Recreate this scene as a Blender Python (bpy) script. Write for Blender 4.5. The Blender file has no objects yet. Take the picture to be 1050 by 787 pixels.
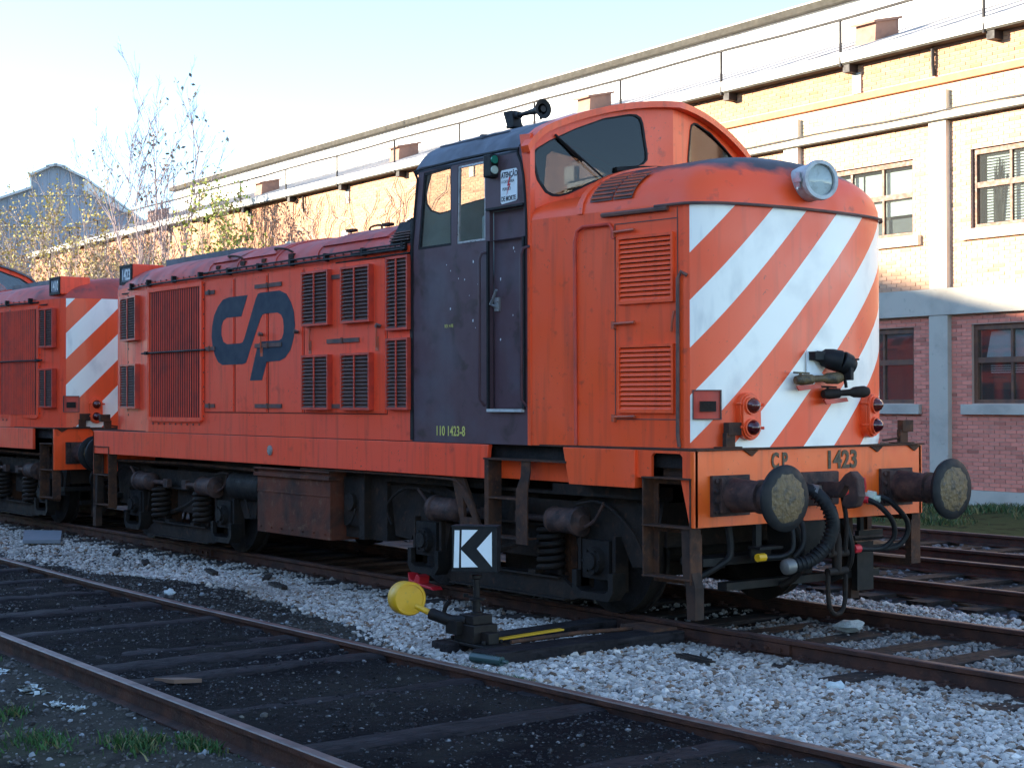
import bpy, bmesh, math, random
import numpy as np
from mathutils import Vector, Matrix
from mathutils.geometry import tessellate_polygon
random.seed(7); rng = np.random.default_rng(7)
SC = bpy.context.scene
COL = SC.collection
R = math.radians
# ------------------------------------------------------------------ camera
cam = bpy.data.cameras.new('camera'); camo = bpy.data.objects.new('camera', cam); COL.objects.link(camo)
cam.sensor_width = 36.0; cam.lens = 1613.5/1050*36; cam.clip_start = .1; cam.clip_end = 3000
def cam_matrix(pos, yaw, pitch, roll):
    f = Vector((math.cos(pitch)*math.cos(yaw), math.cos(pitch)*math.sin(yaw), math.sin(pitch)))
    r = f.cross(Vector((0,0,1))).normalized(); u = r.cross(f)
    r2 = r*math.cos(roll)+u*math.sin(roll); u2 = -r*math.sin(roll)+u*math.cos(roll)
    m = Matrix((r2, u2, -f)).transposed().to_4x4(); m.translation = pos
    return m
camo.matrix_world = cam_matrix(Vector((8.5967,-9.5749,1.7762)), 2.4926, .0103, -.0024)
SC.camera = camo
# ------------------------------------------------------------------ light
SUN = Vector((-.56,-.79,.0)).normalized()*math.cos(R(12)) + Vector((0,0,math.sin(R(12))))
W = bpy.data.worlds.new('World'); SC.world = W; W.use_nodes = True
nt = W.node_tree; bg = nt.nodes['Background']
sky = nt.nodes.new('ShaderNodeTexSky'); sky.sky_type = 'NISHITA'; sky.sun_disc = False
sky.sun_elevation = R(12); sky.sun_rotation = math.atan2(SUN.x, SUN.y); sky.air_density = .75; sky.dust_density = .0; sky.ozone_density = 1.7; sky.altitude = 200
nt.links.new(sky.outputs[0], bg.inputs[0]); bg.inputs[1].default_value = .15
sl = bpy.data.lights.new('sun','SUN'); sl.energy = 5.0; sl.angle = R(.53); sl.color = (1,.86,.66)
so = bpy.data.objects.new('sun', sl); COL.objects.link(so); so.location = (-30,-40,40)
so.rotation_euler = SUN.to_track_quat('Z','Y').to_euler()
SC.view_settings.view_transform = 'Standard'; SC.view_settings.look = 'None'; SC.view_settings.exposure = 2.2; SC.view_settings.gamma = 1
# ------------------------------------------------------------------ materials
def mat(name, base, rough=.6, metal=0., c2=None, scale=4., amt=.5, sharp=.12, c3=None, scale3=30., amt3=.4, bump=0., bscale=40., coat=0., streak=0., attr=None, spec=.5, emit=None, chips=0., grain=None):
    m = bpy.data.materials.new(name); m.use_nodes = True; t = m.node_tree; N = t.nodes; L = t.links
    b = N['Principled BSDF']; b.inputs['Roughness'].default_value = rough; b.inputs['Metallic'].default_value = metal
    b.inputs['Coat Weight'].default_value = coat; b.inputs['Specular IOR Level'].default_value = spec
    tc = N.new('ShaderNodeTexCoord'); geo = tc.outputs['Object']
    def noise(s, det=5, vec=None, dist=0.):
        n = N.new('ShaderNodeTexNoise'); n.inputs['Scale'].default_value = s; n.inputs['Detail'].default_value = det; n.inputs['Distortion'].default_value = dist
        L.new(vec or geo, n.inputs['Vector']); return n.outputs['Fac']
    def mix(a, bcol, fac):
        x = N.new('ShaderNodeMix'); x.data_type = 'RGBA'
        for s, v in ((x.inputs[6], a), (x.inputs[7], bcol)):
            if isinstance(v, tuple): s.default_value = (*v[:3], 1)
            else: L.new(v, s)
        if isinstance(fac, float): x.inputs[0].default_value = fac
        else: L.new(fac, x.inputs[0])
        return x.outputs[2]
    def ramp(v, lo, hi, top=1.):
        r = N.new('ShaderNodeMapRange'); r.inputs[1].default_value = lo; r.inputs[2].default_value = hi; r.inputs[4].default_value = top; L.new(v, r.inputs[0]); return r.outputs[0]
    col = tuple(base)
    if attr:
        a = N.new('ShaderNodeAttribute'); a.attribute_name = attr; col = a.outputs['Color']
    if c2: col = mix(col, tuple(c2), ramp(noise(scale, 6, dist=.4), 1-amt-sharp, 1-amt+sharp))
    if c3: col = mix(col, tuple(c3), ramp(noise(scale3, 4), 1-amt3-.08, 1-amt3+.08, .85))
    if streak:
        mp = N.new('ShaderNodeMapping'); mp.inputs['Scale'].default_value = (9, 9, .7); L.new(geo, mp.inputs[0])
        col = mix(col, (.05,.025,.02), ramp(noise(1.5, 5, mp.outputs[0]), .52, .8, streak))
    if chips:
        pm = N.new('ShaderNodeMath'); pm.operation = 'MULTIPLY'; L.new(ramp(noise(38, 5, dist=.8), .66, .69), pm.inputs[0]); L.new(ramp(noise(2.2, 3), .5, .62, chips), pm.inputs[1]); col = mix(col, (.10,.045,.03), pm.outputs[0]); col = mix(col, (.16,.05,.03), ramp(noise(17, 7, dist=1.2), .69, .76, .6))
    if grain:
        mp2 = N.new('ShaderNodeMapping'); mp2.inputs['Scale'].default_value = grain; L.new(geo, mp2.inputs[0])
        col = mix(col, tuple(x*2.6 for x in base[:3]), ramp(noise(6, 6, mp2.outputs[0]), .5, .72, .7)); col = mix(col, (.003,.003,.003), ramp(noise(9, 4, mp2.outputs[0]), .6, .66, .8))
    if isinstance(col, tuple): b.inputs['Base Color'].default_value = (*col, 1)
    else: L.new(col, b.inputs['Base Color'])
    if bump:
        bn = N.new('ShaderNodeBump'); bn.inputs['Strength'].default_value = bump; bn.inputs['Distance'].default_value = .02
        L.new(noise(bscale, 6), bn.inputs['Height']); L.new(bn.outputs[0], b.inputs['Normal'])
    rr = ramp(noise(scale*2.3, 4), .3, .75); 
    q = N.new('ShaderNodeMapRange'); q.inputs[3].default_value = max(.03, rough-.1); q.inputs[4].default_value = min(1, rough+.12); L.new(rr, q.inputs[0]); L.new(q.outputs[0], b.inputs['Roughness'])
    return m
def glass(name, tint=(.75,.82,.82), haze=.12, gloss=.1):
    m = bpy.data.materials.new(name); m.use_nodes = True; t = m.node_tree; N = t.nodes; L = t.links
    N.remove(N['Principled BSDF']); out = N['Material Output']
    tr = N.new('ShaderNodeBsdfTransparent'); tr.inputs[0].default_value = (*tint,1)
    gl = N.new('ShaderNodeBsdfGlossy'); gl.inputs['Roughness'].default_value = .03
    df = N.new('ShaderNodeBsdfDiffuse'); df.inputs[0].default_value = (.35,.36,.34,1)
    fr = N.new('ShaderNodeLayerWeight'); fr.inputs[0].default_value = .5; pw = N.new('ShaderNodeMath'); pw.operation = 'POWER'; pw.inputs[1].default_value = 4.5; L.new(fr.outputs['Facing'], pw.inputs[0])
    mx = N.new('ShaderNodeMath'); mx.operation = 'ADD'; mx.inputs[1].default_value = gloss+.03; L.new(pw.outputs[0], mx.inputs[0])
    m1 = N.new('ShaderNodeMixShader'); L.new(mx.outputs[0], m1.inputs[0]); L.new(tr.outputs[0], m1.inputs[1]); L.new(gl.outputs[0], m1.inputs[2])
    m2 = N.new('ShaderNodeMixShader'); m2.inputs[0].default_value = haze; L.new(m1.outputs[0], m2.inputs[1]); L.new(df.outputs[0], m2.inputs[2])
    L.new(m2.outputs[0], out.inputs[0]); return m
ORANGE = (.93,.080,.012); ORANGE2 = (.9,.10,.025)
M = dict(
 orange = mat('orange_paint', ORANGE, .42, c2=ORANGE2, scale=1.1, amt=.45, sharp=.2, c3=(.42,.045,.015), scale3=9, amt3=.3, streak=.34, bump=.06, bscale=3, coat=.08, chips=.6),
 orange_side = mat('faded_orange_paint', (.93,.072,.020), .5, spec=.3, c2=(.9,.085,.038), scale=.9, amt=.5, sharp=.2, c3=(.6,.05,.022), scale3=7, amt3=.3, streak=.42, bump=.08, bscale=2.5, chips=1.),
 roofred = mat('dull_red_roof', (.55,.06,.038), .6, c2=(.24,.05,.04), scale=1.8, amt=.42, c3=(.07,.04,.04), scale3=6, amt3=.35, bump=.1, bscale=6),
 orange_fresh = mat('fresh_orange_paint', (.92,.125,.010), .45, c2=(.86,.1,.012), scale=2.5, amt=.4, c3=(.5,.06,.02), scale3=10, amt3=.25, streak=.3, chips=1.),
 slat = mat('louvre_slat_paint', (.5,.085,.03), .5, c2=(.2,.06,.04), scale=6, amt=.4),
 slat_dirty = mat('dirty_louvre_slat', (.16,.07,.05), .7, c2=(.07,.045,.04), scale=6, amt=.5),
 grille_red = mat('grille_red', (.6,.05,.022), .5, c2=(.36,.04,.025), scale=4, amt=.45),
 purple = mat('dark_purple_grey_paint', (.088,.046,.054), .5, spec=.3, c2=(.05,.026,.027), scale=4, amt=.40, sharp=.05, c3=(.095,.072,.085), scale3=1.5, amt3=.45, streak=.2, coat=.05),
 roofgrey = mat('grey_cab_roof', (.085,.095,.12), .55, c2=(.05,.05,.06), scale=3, amt=.45, c3=(.13,.14,.16), scale3=9, amt3=.3),
 dark = mat('oily_black', spec=.2, base=(.008,.007,.007), rough=.6, c2=(.016,.011,.009), scale=6, amt=.45),
 under = mat('brown_grime', spec=.2, base=(.024,.015,.011), rough=.75, c2=(.013,.010,.009), scale=4, amt=.5, c3=(.055,.026,.016), scale3=14, amt3=.33, bump=.3, bscale=30),
 under2 = mat('dark_grime', spec=.2, base=(.017,.0125,.011), rough=.7, c2=(.008,.007,.007), scale=5, amt=.5, c3=(.03,.019,.014), scale3=16, amt3=.3, bump=.3),
 milkdark = mat('dull_steel', (.16,.15,.14), .5, .5), rustdark = mat('dark_rusty_steel', spec=.2, base=(.05,.026,.018), rough=.8, c2=(.025,.016,.013), scale=7, amt=.5),
 rust = mat('rusty_steel', spec=.2, base=(.085,.036,.02), rough=.8, c2=(.04,.023,.018), scale=7, amt=.5, c3=(.13,.05,.025), scale3=22, amt3=.35, bump=.3, streak=.4),
 tank = mat('rusty_tank_plate', spec=.2, base=(.12,.034,.018), rough=.75, c2=(.04,.021,.016), scale=3.5, amt=.45, c3=(.16,.08,.05), scale3=12, amt3=.32, streak=.7, bump=.2),
 buffer = mat('buffer_steel', spec=.2, base=(.085,.045,.036), rough=.7, c2=(.035,.023,.022), scale=9, amt=.5, c3=(.14,.06,.04), scale3=25, amt3=.3, bump=.3),
 black = mat('black_rubber', (.009,.009,.010), .6, spec=.25, c2=(.017,.014,.014), scale=8, amt=.4),
 grease = mat('grease_ochre', (.125,.075,.026), .6, c2=(.035,.026,.016), scale=14, amt=.42, c3=(.15,.105,.038), scale3=30, amt3=.3, bump=.7, bscale=28),
 cplogo = mat('blue_black_print', (.022,.035,.055), .6, spec=.2),
 yellow = mat('yellow_paint', (.66,.34,.004), .5, c2=(.52,.25,.006), scale=6, amt=.35, c3=(.25,.17,.03), scale3=20, amt3=.25),
 yprint = mat('yellow_print', (.6,.52,.12), .6),
 white = mat('white_enamel', (.72,.74,.74), .45, c2=(.6,.6,.56), scale=8, amt=.35),
 redp = mat('red_cock_paint', (.55,.02,.03), .4),
 redprint = mat('red_print', (.6,.03,.03), .5), blackprint = mat('black_print', (.03,.03,.04), .5),
 letter = mat('brown_letters', (.10,.06,.02), .6, c2=(.05,.03,.015), scale=25, amt=.5),
 steel = mat('bright_steel', (.5,.5,.5), .35, .8, c2=(.3,.3,.3), scale=15, amt=.4),
 chrome = mat('lamp_reflector', (.62,.50,.42), .15, 1.),
 lampgrey = mat('headlamp_grey', (.46,.46,.45), .45, c2=(.3,.28,.27), scale=12, amt=.4),
 redlens = mat('red_lens', (.06,.004,.006), .12, coat=.5), amber = mat('amber_lens', (.10,.014,.008), .12, coat=.5),
 greenlens = mat('green_lens', (.02,.2,.13), .15, coat=.5), milky = mat('milky_lens', (.5,.55,.45), .2),
 rail = mat('rail_rust', spec=.2, base=(.075,.03,.02), rough=.65, c2=(.036,.018,.015), scale=5, amt=.5, c3=(.11,.045,.025), scale3=30, amt3=.3, bump=.25, bscale=50),
 railtop = mat('rail_head_worn', (.085,.042,.034), .5, .1, c2=(.05,.028,.024), scale=4, amt=.5),
 railtop2 = mat('rail_head_polished', (.17,.11,.085), .45, .3, c2=(.10,.06,.045), scale=4, amt=.5),
 sleeper = mat('old_sleeper_wood', grain=(5,.5,5), spec=.2, base=(.028,.019,.015), rough=.85, c2=(.014,.011,.01), scale=6, amt=.5, c3=(.05,.034,.027), scale3=25, amt3=.3, bump=.6, bscale=22),
 oily = mat('oily_timber', spec=.1, base=(.015,.012,.013), rough=.7, c2=(.024,.019,.019), scale=2.5, amt=.5, c3=(.006,.0055,.006), scale3=12, amt3=.4, bump=.8, bscale=16, grain=(5,.5,5)),
 stone = mat('ballast_stone', spec=.2, base=(.4,.4,.4), rough=.8, attr='tint', c2=(.26,.25,.25), scale=22, amt=.33),
 soil = mat('soil', spec=.03, base=(.06,.05,.04), rough=.9, attr='tint', c2=(.009,.008,.0075), scale=3.3, amt=.36, c3=(.045,.038,.032), scale3=42, amt3=.3, bump=.9, bscale=34),
 grass = mat('grass_blade', (.06,.12,.02), .7, attr='tint'),
 concrete = mat('grey_concrete', (.47,.43,.36), .85, c2=(.36,.33,.28), scale=1.7, amt=.4, c3=(.28,.26,.22), scale3=7, amt3=.28, bump=.15),
 lit_concrete = mat('sunlit_concrete', (.66,.6,.5), .85, c2=(.5,.44,.36), scale=1.4, amt=.35, streak=.2),  # upper-storey concrete, made paler to stand in for sunlight on it
 mortar = mat('mortar', (.50,.34,.27), .9, c2=(.44,.28,.22), scale=3, amt=.4),
 brick = mat('red_brick', spec=.2, base=(.3,.1,.08), rough=.85, attr='tint', c2=(.42,.2,.15), scale=5, amt=.3),
 orangeb = mat('orange_string_course', (.5,.2,.09), .8, c2=(.38,.15,.08), scale=3, amt=.4),
 wood = mat('brown_window_wood', (.16,.07,.035), .6, c2=(.09,.045,.03), scale=6, amt=.5),
 gutter = mat('pale_gutter', (.6,.6,.57), .6, c2=(.4,.36,.3), scale=2, amt=.35, streak=.4),
 asbestos = mat('fibre_cement_roof', (.45,.43,.42), .9, c2=(.36,.34,.33), scale=.7, amt=.45, c3=(.52,.5,.48), scale3=5, amt3=.35),
 monitor = mat('pale_monitor_sheet', (.7,.7,.68), .7, c2=(.5,.47,.42), scale=.8, amt=.35, streak=.3),
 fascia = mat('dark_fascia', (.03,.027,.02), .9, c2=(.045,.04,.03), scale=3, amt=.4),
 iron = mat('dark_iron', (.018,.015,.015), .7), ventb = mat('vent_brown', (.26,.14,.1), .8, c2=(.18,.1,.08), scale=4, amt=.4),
 blind = mat('white_blind', (.75,.78,.78), .7), room = mat('dim_room', (.06,.06,.065), .9, c2=(.1,.08,.07), scale=1.2, amt=.4),
 greyshed = mat('grey_corrugated', (.3,.34,.40), .8, c2=(.24,.28,.33), scale=.3, amt=.4, streak=.12),
 shedroof = mat('shed_roof', (.5,.5,.49), .8), barkdark = mat('grey_pink_bark', (.36,.29,.29), .85, c2=(.26,.21,.21), scale=4, amt=.4), bark = mat('pale_bark', (.30,.25,.23), .85, c2=(.2,.17,.15), scale=4, amt=.4),
 leaf = mat('leaf', (.3,.3,.05), .6, attr='tint'), depot = mat('depot_wall', (.25,.2,.17), .9, c2=(.2,.16,.14), scale=.5, amt=.4),
 interior = mat('cab_interior', (.34,.42,.40), .8, c2=(.22,.28,.27), scale=3, amt=.4),
 palestone = mat('pale_limestone', (.42,.41,.37), .85, c2=(.28,.26,.23), scale=9, amt=.45, c3=(.2,.17,.13), scale3=22, amt3=.3, bump=.5, bscale=18),
 rag = mat('dirty_white_rag', (.5,.52,.5), .9, c2=(.36,.38,.36), scale=12, amt=.4), slab = mat('grey_slab', (.16,.17,.19), .8),
 bottle = mat('green_plastic', (.03,.06,.055), .3), wastewood = mat('raw_wood', (.16,.09,.06), .85),
)
M['glass'] = glass('cab_glass', (.93,.95,.94), .035, .02); M['glassd'] = glass('windscreen_glass', (.26,.27,.29), .008, .0); M['wglass'] = glass('window_glass', (.8,.84,.83), .05, .1)
# striped paint from the uv map (u = distance round the nose, v = height)
def stripe_mat():
    m = mat('warning_stripes', ORANGE, .42, c2=ORANGE2, scale=1.1, amt=.4, sharp=.2, c3=(.5,.06,.02), scale3=9, amt3=.25, streak=.25, coat=.08, chips=.4)
    t = m.node_tree; N = t.nodes; L = t.links; b = N['Principled BSDF']; src = b.inputs['Base Color'].links[0].from_socket
    uv = N.new('ShaderNodeUVMap'); uv.uv_map = 'UVMap'; s = N.new('ShaderNodeSeparateXYZ'); L.new(uv.outputs[0], s.inputs[0])
    def mth(op, a, b_):
        n = N.new('ShaderNodeMath'); n.operation = op
        for i, v in enumerate((a, b_)):
            if isinstance(v, (int,float)): n.inputs[i].default_value = v
            else: L.new(v, n.inputs[i])
        return n.outputs[0]
    phi = mth('SUBTRACT', s.outputs[1], s.outputs[0])
    fr = mth('FRACT', mth('DIVIDE', mth('ADD', mth('SUBTRACT', phi, 1.392), 7.37), .737), 0)
    w = mth('LESS_THAN', fr, .5)
    wn = N.new('ShaderNodeTexNoise'); wn.inputs['Scale'].default_value = 5; wn.inputs['Detail'].default_value = 6
    wm = N.new('ShaderNodeMix'); wm.data_type = 'RGBA'; wm.inputs[6].default_value = (.90,.84,.75,1); wm.inputs[7].default_value = (.66,.62,.57,1)
    mr = N.new('ShaderNodeMapRange'); mr.inputs[1].default_value = .5; mr.inputs[2].default_value = .8; L.new(wn.outputs[0], mr.inputs[0]); L.new(mr.outputs[0], wm.inputs[0])
    x = N.new('ShaderNodeMix'); x.data_type = 'RGBA'; L.new(w, x.inputs[0]); L.new(src, x.inputs[6]); L.new(wm.outputs[2], x.inputs[7]); L.new(x.outputs[2], b.inputs['Base Color'])
    return m
M['stripes'] = stripe_mat()
def soot_mat():
    m = mat('sooty_orange_hood_top', ORANGE, .5, c2=ORANGE2, scale=1.3, amt=.4, c3=(.35,.05,.03), scale3=8, amt3=.3)
    t = m.node_tree; N = t.nodes; L = t.links; b = N['Principled BSDF']; src = b.inputs['Base Color'].links[0].from_socket
    tc = N.new('ShaderNodeTexCoord'); s = N.new('ShaderNodeSeparateXYZ'); L.new(tc.outputs['Object'], s.inputs[0])
    n = N.new('ShaderNodeTexNoise'); n.inputs['Scale'].default_value = 3.5; n.inputs['Detail'].default_value = 6; L.new(tc.outputs['Object'], n.inputs[0])
    a = N.new('ShaderNodeMath'); a.operation = 'MULTIPLY_ADD'; a.inputs[1].default_value = .28; L.new(n.outputs[0], a.inputs[0]); L.new(s.outputs[2], a.inputs[2])
    r = N.new('ShaderNodeMapRange'); r.inputs[1].default_value = 3.72; r.inputs[2].default_value = 3.80; L.new(a.outputs[0], r.inputs[0])
    x = N.new('ShaderNodeMix'); x.data_type = 'RGBA'; L.new(r.outputs[0], x.inputs[0]); L.new(src, x.inputs[6]); x.inputs[7].default_value = (.055,.035,.035,1); L.new(x.outputs[2], b.inputs['Base Color'])
    return m
M['soot'] = soot_mat()
# ------------------------------------------------------------------ mesh helpers
class MB:
    def __init__(s): s.v = []; s.f = []; s.sm = []
    def add(s, vs, fs, f=None, smooth=False):
        o = len(s.v); s.v += [tuple(f(*p)) if f else tuple(p) for p in vs]; s.f += [tuple(o+i for i in q) for q in fs]; s.sm += [smooth]*len(fs); return s
    def box(s, x0, x1, y0, y1, z0, z1, f=None):
        return s.add([(x0,y0,z0),(x1,y0,z0),(x1,y1,z0),(x0,y1,z0),(x0,y0,z1),(x1,y0,z1),(x1,y1,z1),(x0,y1,z1)],
            [(0,3,2,1),(4,5,6,7),(0,1,5,4),(1,2,6,5),(2,3,7,6),(3,0,4,7)], f)
    def cbox(s, c, d, f=None): return s.box(c[0]-d[0]/2,c[0]+d[0]/2,c[1]-d[1]/2,c[1]+d[1]/2,c[2]-d[2]/2,c[2]+d[2]/2,f)
    def lathe(s, p0, p1, prof, n=20, f=None, caps=True):       # prof: (t along 0..1 or metres, radius)
        a = Vector(p0); d = (Vector(p1)-a); L = d.length; d.normalize()
        u = d.orthogonal().normalized(); w = d.cross(u); vs = []; fs = []
        for t, r in prof:
            for i in range(n):
                an = 2*math.pi*i/n; q = a+d*t*L+u*r*math.cos(an)+w*r*math.sin(an); vs.append(tuple(q))
        for k in range(len(prof)-1):
            for i in range(n):
                j = (i+1)%n; fs.append((k*n+i,k*n+j,(k+1)*n+j,(k+1)*n+i))
        s.add(vs, fs, f, True)
        if caps:
            o = len(s.v)-len(vs); s.f += [tuple(o+i for i in reversed(range(n))), tuple(o+(len(prof)-1)*n+i for i in range(n))]; s.sm += [False,False]
        return s
    def cyl(s, p0, p1, r, n=16, r1=None, f=None): return s.lathe(p0, p1, [(0,r),(1,r if r1 is None else r1)], n, f)
    def tube(s, pts, r, n=8, f=None, rs=None, smooth=3):
        P = [Vector(p) for p in pts]
        if smooth and len(P) > 2:
            Q = []
            for i in range(len(P)-1):
                a, b, c, d = P[max(i-1,0)], P[i], P[i+1], P[min(i+2,len(P)-1)]
                for k in range(smooth):
                    t = k/smooth; Q.append(.5*((2*b)+(c-a)*t+(2*a-5*b+4*c-d)*t*t+(3*b-a-3*c+d)*t**3))
            P = Q+[P[-1]]
        m = len(P); vs = []; fs = []; u = None
        for i, p in enumerate(P):
            d = (P[min(i+1,m-1)]-P[max(i-1,0)]).normalized()
            if u is None: u = d.orthogonal().normalized()
            else: u = (u-d*u.dot(d)); u = u.normalized() if u.length > 1e-6 else d.orthogonal().normalized()
            w = d.cross(u); rr = r if rs is None else r*(rs[0]+(rs[1]-rs[0])*i/(m-1))
            for k in range(n):
                an = 2*math.pi*k/n; vs.append(tuple(p+u*rr*math.cos(an)+w*rr*math.sin(an)))
        for i in range(m-1):
            for k in range(n):
                j = (k+1)%n; fs.append((i*n+k,i*n+j,(i+1)*n+j,(i+1)*n+k))
        s.add(vs, fs, f, n > 4); o = len(s.v)-len(vs)
        s.f += [tuple(o+i for i in reversed(range(n))), tuple(o+(m-1)*n+i for i in range(n))]; s.sm += [False]*2
        return s
    def prism(s, poly, holes, f, t0, t1):                     # poly in (a,b); f(a,b,t) -> xyz
        loops = [list(poly)]+[list(h) for h in holes]
        tri = tessellate_polygon([[Vector((a,b,0)) for a,b in l] for l in loops]); flat = [p for l in loops for p in l]; n = len(flat)
        vs = [f(a,b,t0) for a,b in flat]+[f(a,b,t1) for a,b in flat]; fs = [tuple(q) for q in tri]+[tuple(n+i for i in reversed(q)) for q in tri]
        o = 0
        for l in loops:
            k = len(l)
            for i in range(k): j = (i+1)%k; fs.append((o+i,o+j,n+o+j,n+o+i))
            o += k
        return s.add(vs, fs)
    def build(s, name, m, parent=None, off=(0,0,0), bevel=0, attrs=None):
        me = bpy.data.meshes.new(name); me.from_pydata([(a-off[0],b-off[1],c-off[2]) for a,b,c in s.v], [], s.f)
        me.polygons.foreach_set('use_smooth', s.sm)
        bm = bmesh.new(); bm.from_mesh(me); bmesh.ops.recalc_face_normals(bm, faces=bm.faces); bm.to_mesh(me); bm.free()
        if any(s.sm): me.set_sharp_from_angle(angle=R(42))
        me.materials.append(m if not isinstance(m, str) else M[m]); me.update()
        o = bpy.data.objects.new(name, me); COL.objects.link(o); o.parent = parent
        if bevel:
            b = o.modifiers.new('bevel','BEVEL'); b.width = bevel; b.segments = 2; b.limit_method = 'ANGLE'; b.angle_limit = R(40)
        return o
def tag(o, label=None, cat=None, group=None, kind=None):
    for k, v in (('label',label),('category',cat),('group',group),('kind',kind)):
        if v: o[k] = v
    return o
def empty(name, loc=(0,0,0), rz=0, **k):
    o = bpy.data.objects.new(name, None); COL.objects.link(o); o.location = loc; o.rotation_euler = (0,0,rz); o.empty_display_size = .2; return tag(o, **k)
def copy_one(o, parent, loc=None):
    c = o.copy(); COL.objects.link(c); c.parent = parent
    if loc is not None: c.location = loc
    return c
def kids(o): return [x for x in SC.objects if x.parent == o]
def npmesh(name, V, F, m, parent=None, attr=None, kind=None, smooth=False):     # F: (n,k) array
    me = bpy.data.meshes.new(name); n, k = F.shape
    me.vertices.add(len(V)); me.vertices.foreach_set('co', V.astype(np.float32).ravel())
    me.loops.add(n*k); me.loops.foreach_set('vertex_index', F.astype(np.int32).ravel())
    me.polygons.add(n); me.polygons.foreach_set('loop_start', np.arange(n, dtype=np.int32)*k)
    me.polygons.foreach_set('use_smooth', np.full(n, smooth))
    me.update(calc_edges=True)
    if attr is not None:
        a = me.attributes.new('tint', 'FLOAT_COLOR', 'POINT'); a.data.foreach_set('color', np.c_[attr, np.ones(len(attr))].astype(np.float32).ravel())
    me.materials.append(M[m]); o = bpy.data.objects.new(name, me); COL.objects.link(o); o.parent = parent
    if kind: o['kind'] = kind
    return o
def text_mesh(s, size, depth=.002, xscale=.8, align='LEFT', bold=0.):
    c = bpy.data.curves.new('lettering','FONT'); c.body = s; c.size = size; c.extrude = depth/2; c.align_x = align; c.offset = bold; c.resolution_u = 3
    o = bpy.data.objects.new('lettering', c); COL.objects.link(o); bpy.context.view_layer.update()
    me = bpy.data.meshes.new_from_object(o.evaluated_get(bpy.context.evaluated_depsgraph_get())); bpy.data.objects.remove(o)
    for v in me.vertices: v.co.x *= xscale
    return me
def put_text(name, s, size, m, parent, origin, ex, ey, depth=.002, xscale=.8, bold=0.):
    me = text_mesh(s, size, depth, xscale, bold=bold); ex = Vector(ex).normalized(); ey = Vector(ey).normalized(); ez = ex.cross(ey)
    Mx = Matrix((ex,ey,ez)).transposed().to_4x4(); Mx.translation = Vector(origin); me.transform(Mx)
    me.materials.clear(); me.materials.append(M[m]); me.name = name
    o = bpy.data.objects.new(name, me); COL.objects.link(o); o.parent = parent; return o
# ------------------------------------------------------------------ ground
def fbm(x, y, s, seed=0):
    r = np.zeros_like(x, dtype=float); g = np.random.default_rng(seed)
    for k in range(5):
        for _ in range(3):
            a = g.uniform(0, 6.283); p = g.uniform(0, 6.283); f = s*(1.9**k)*g.uniform(.8,1.25)
            r += np.sin(f*(x*math.cos(a)+y*math.sin(a))+p+1.3*np.sin(f*.6*(y*math.cos(a)-x*math.sin(a))+p*2))/(1.75**k)
    return r/4.2
XB = [-60,-30,-10,-7.8,-6.7,-5.5,-4.5,-3,-1.5,0,40]; YB = [-3.2,-3.2,-3.05,-2.8,-2.5,-2.3,-2.5,-2.85,-3.1,-3.3,-3.35]
def near_rail_y(x): return -5.5-.031*(x)
def far_rail_y(x): return np.where(x < -5, -3.53+(-5-x)*.035, -3.53+.010*(x+5))
def ballast_amt(x, y):
    yb = np.interp(x, XB, YB)+.16*fbm(x, y, 2.2, 5)
    a = np.clip((y-yb)/.35, 0, 1)*np.clip((2.35-y)/.35, 0, 1)
    return a
def height(x, y):
    z = -.165+.012*fbm(x, y, 5, 1)+.02*fbm(x, y, 1.3, 2)
    yr = near_rail_y(x); fr = far_rail_y(x)
    inside = np.clip((y-yr)/.12, 0, 1)*np.clip((fr-y)/.12, 0, 1)
    z = z*(1-inside)+inside*(-.048+.012*fbm(x*1.5, y*.4, 3, 3)+.008*fbm(x, y, 7, 9))
    mid = np.clip((y-fr)/.15, 0, 1)*(y < -1)
    z = np.where(mid > 0, z*(1-mid)+mid*(-.10+.022*fbm(x, y, 3, 4)), z)
    b = ballast_amt(x, y); z = z*(1-b)+b*(-.135+.012*fbm(x, y, 4, 6))
    bt = np.exp(-((np.abs(y)-.0)/.7)**4)*b; z = z-.02*bt
    z = z+np.where(y < yr, .055*np.clip((yr-y)/.12, 0, 1)-.05*np.clip((yr-y-.35)/.8, 0, 1), 0)
    z = z-np.clip((-y-5.9)/1.5, 0, 1)*.04
    z = z+np.clip((y-9)/4, 0, 1)*.06
    far = np.clip((np.hypot(x, y)-70)/50, 0, 1); return z*(1-far)-.15*far
def axis(lo, hi, c0, c1, st, st2):
    a = [c0]
    while a[-1] < c1: a.append(a[-1]+st)
    s = st
    while a[-1] < hi: s *= 1.25; a.append(a[-1]+min(s, st2))
    s = st
    while a[0] > lo: s *= 1.25; a.insert(0, a[0]-min(s, st2))
    return np.array(a)
gx = axis(-900, 900, -22, 7, .06, 60); gy = axis(-600, 900, -7.6, 3.2, .055, 60)
X, Y = np.meshgrid(gx, gy); X = X.ravel(); Y = Y.ravel(); Z = height(X, Y)
ins = ((Y > near_rail_y(X)) & (Y < far_rail_y(X))).astype(float)
tint = np.tile(np.array([.055,.047,.038]), (len(X),1))
def blend(t, c, a): a = np.clip(a, 0, 1)[:,None]; return t*(1-a)+np.array(c)*a
tint = blend(tint, (.0085,.0070,.0080), ins*(.85+.3*fbm(X, Y, 1.5, 11)))
tint = blend(tint, (.03,.026,.022), ins*np.clip((fbm(X, Y, 4.5, 12)-.1)*2, 0, 1)*.6)
tint = blend(tint, (.018,.015,.014), ((Y > far_rail_y(X)) & (Y < -1.2))*(.6+.4*fbm(X, Y, 2, 13))*(X < -3))
ba = ballast_amt(X, Y); tint = blend(tint, (.09,.09,.095), ba*.85)
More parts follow.
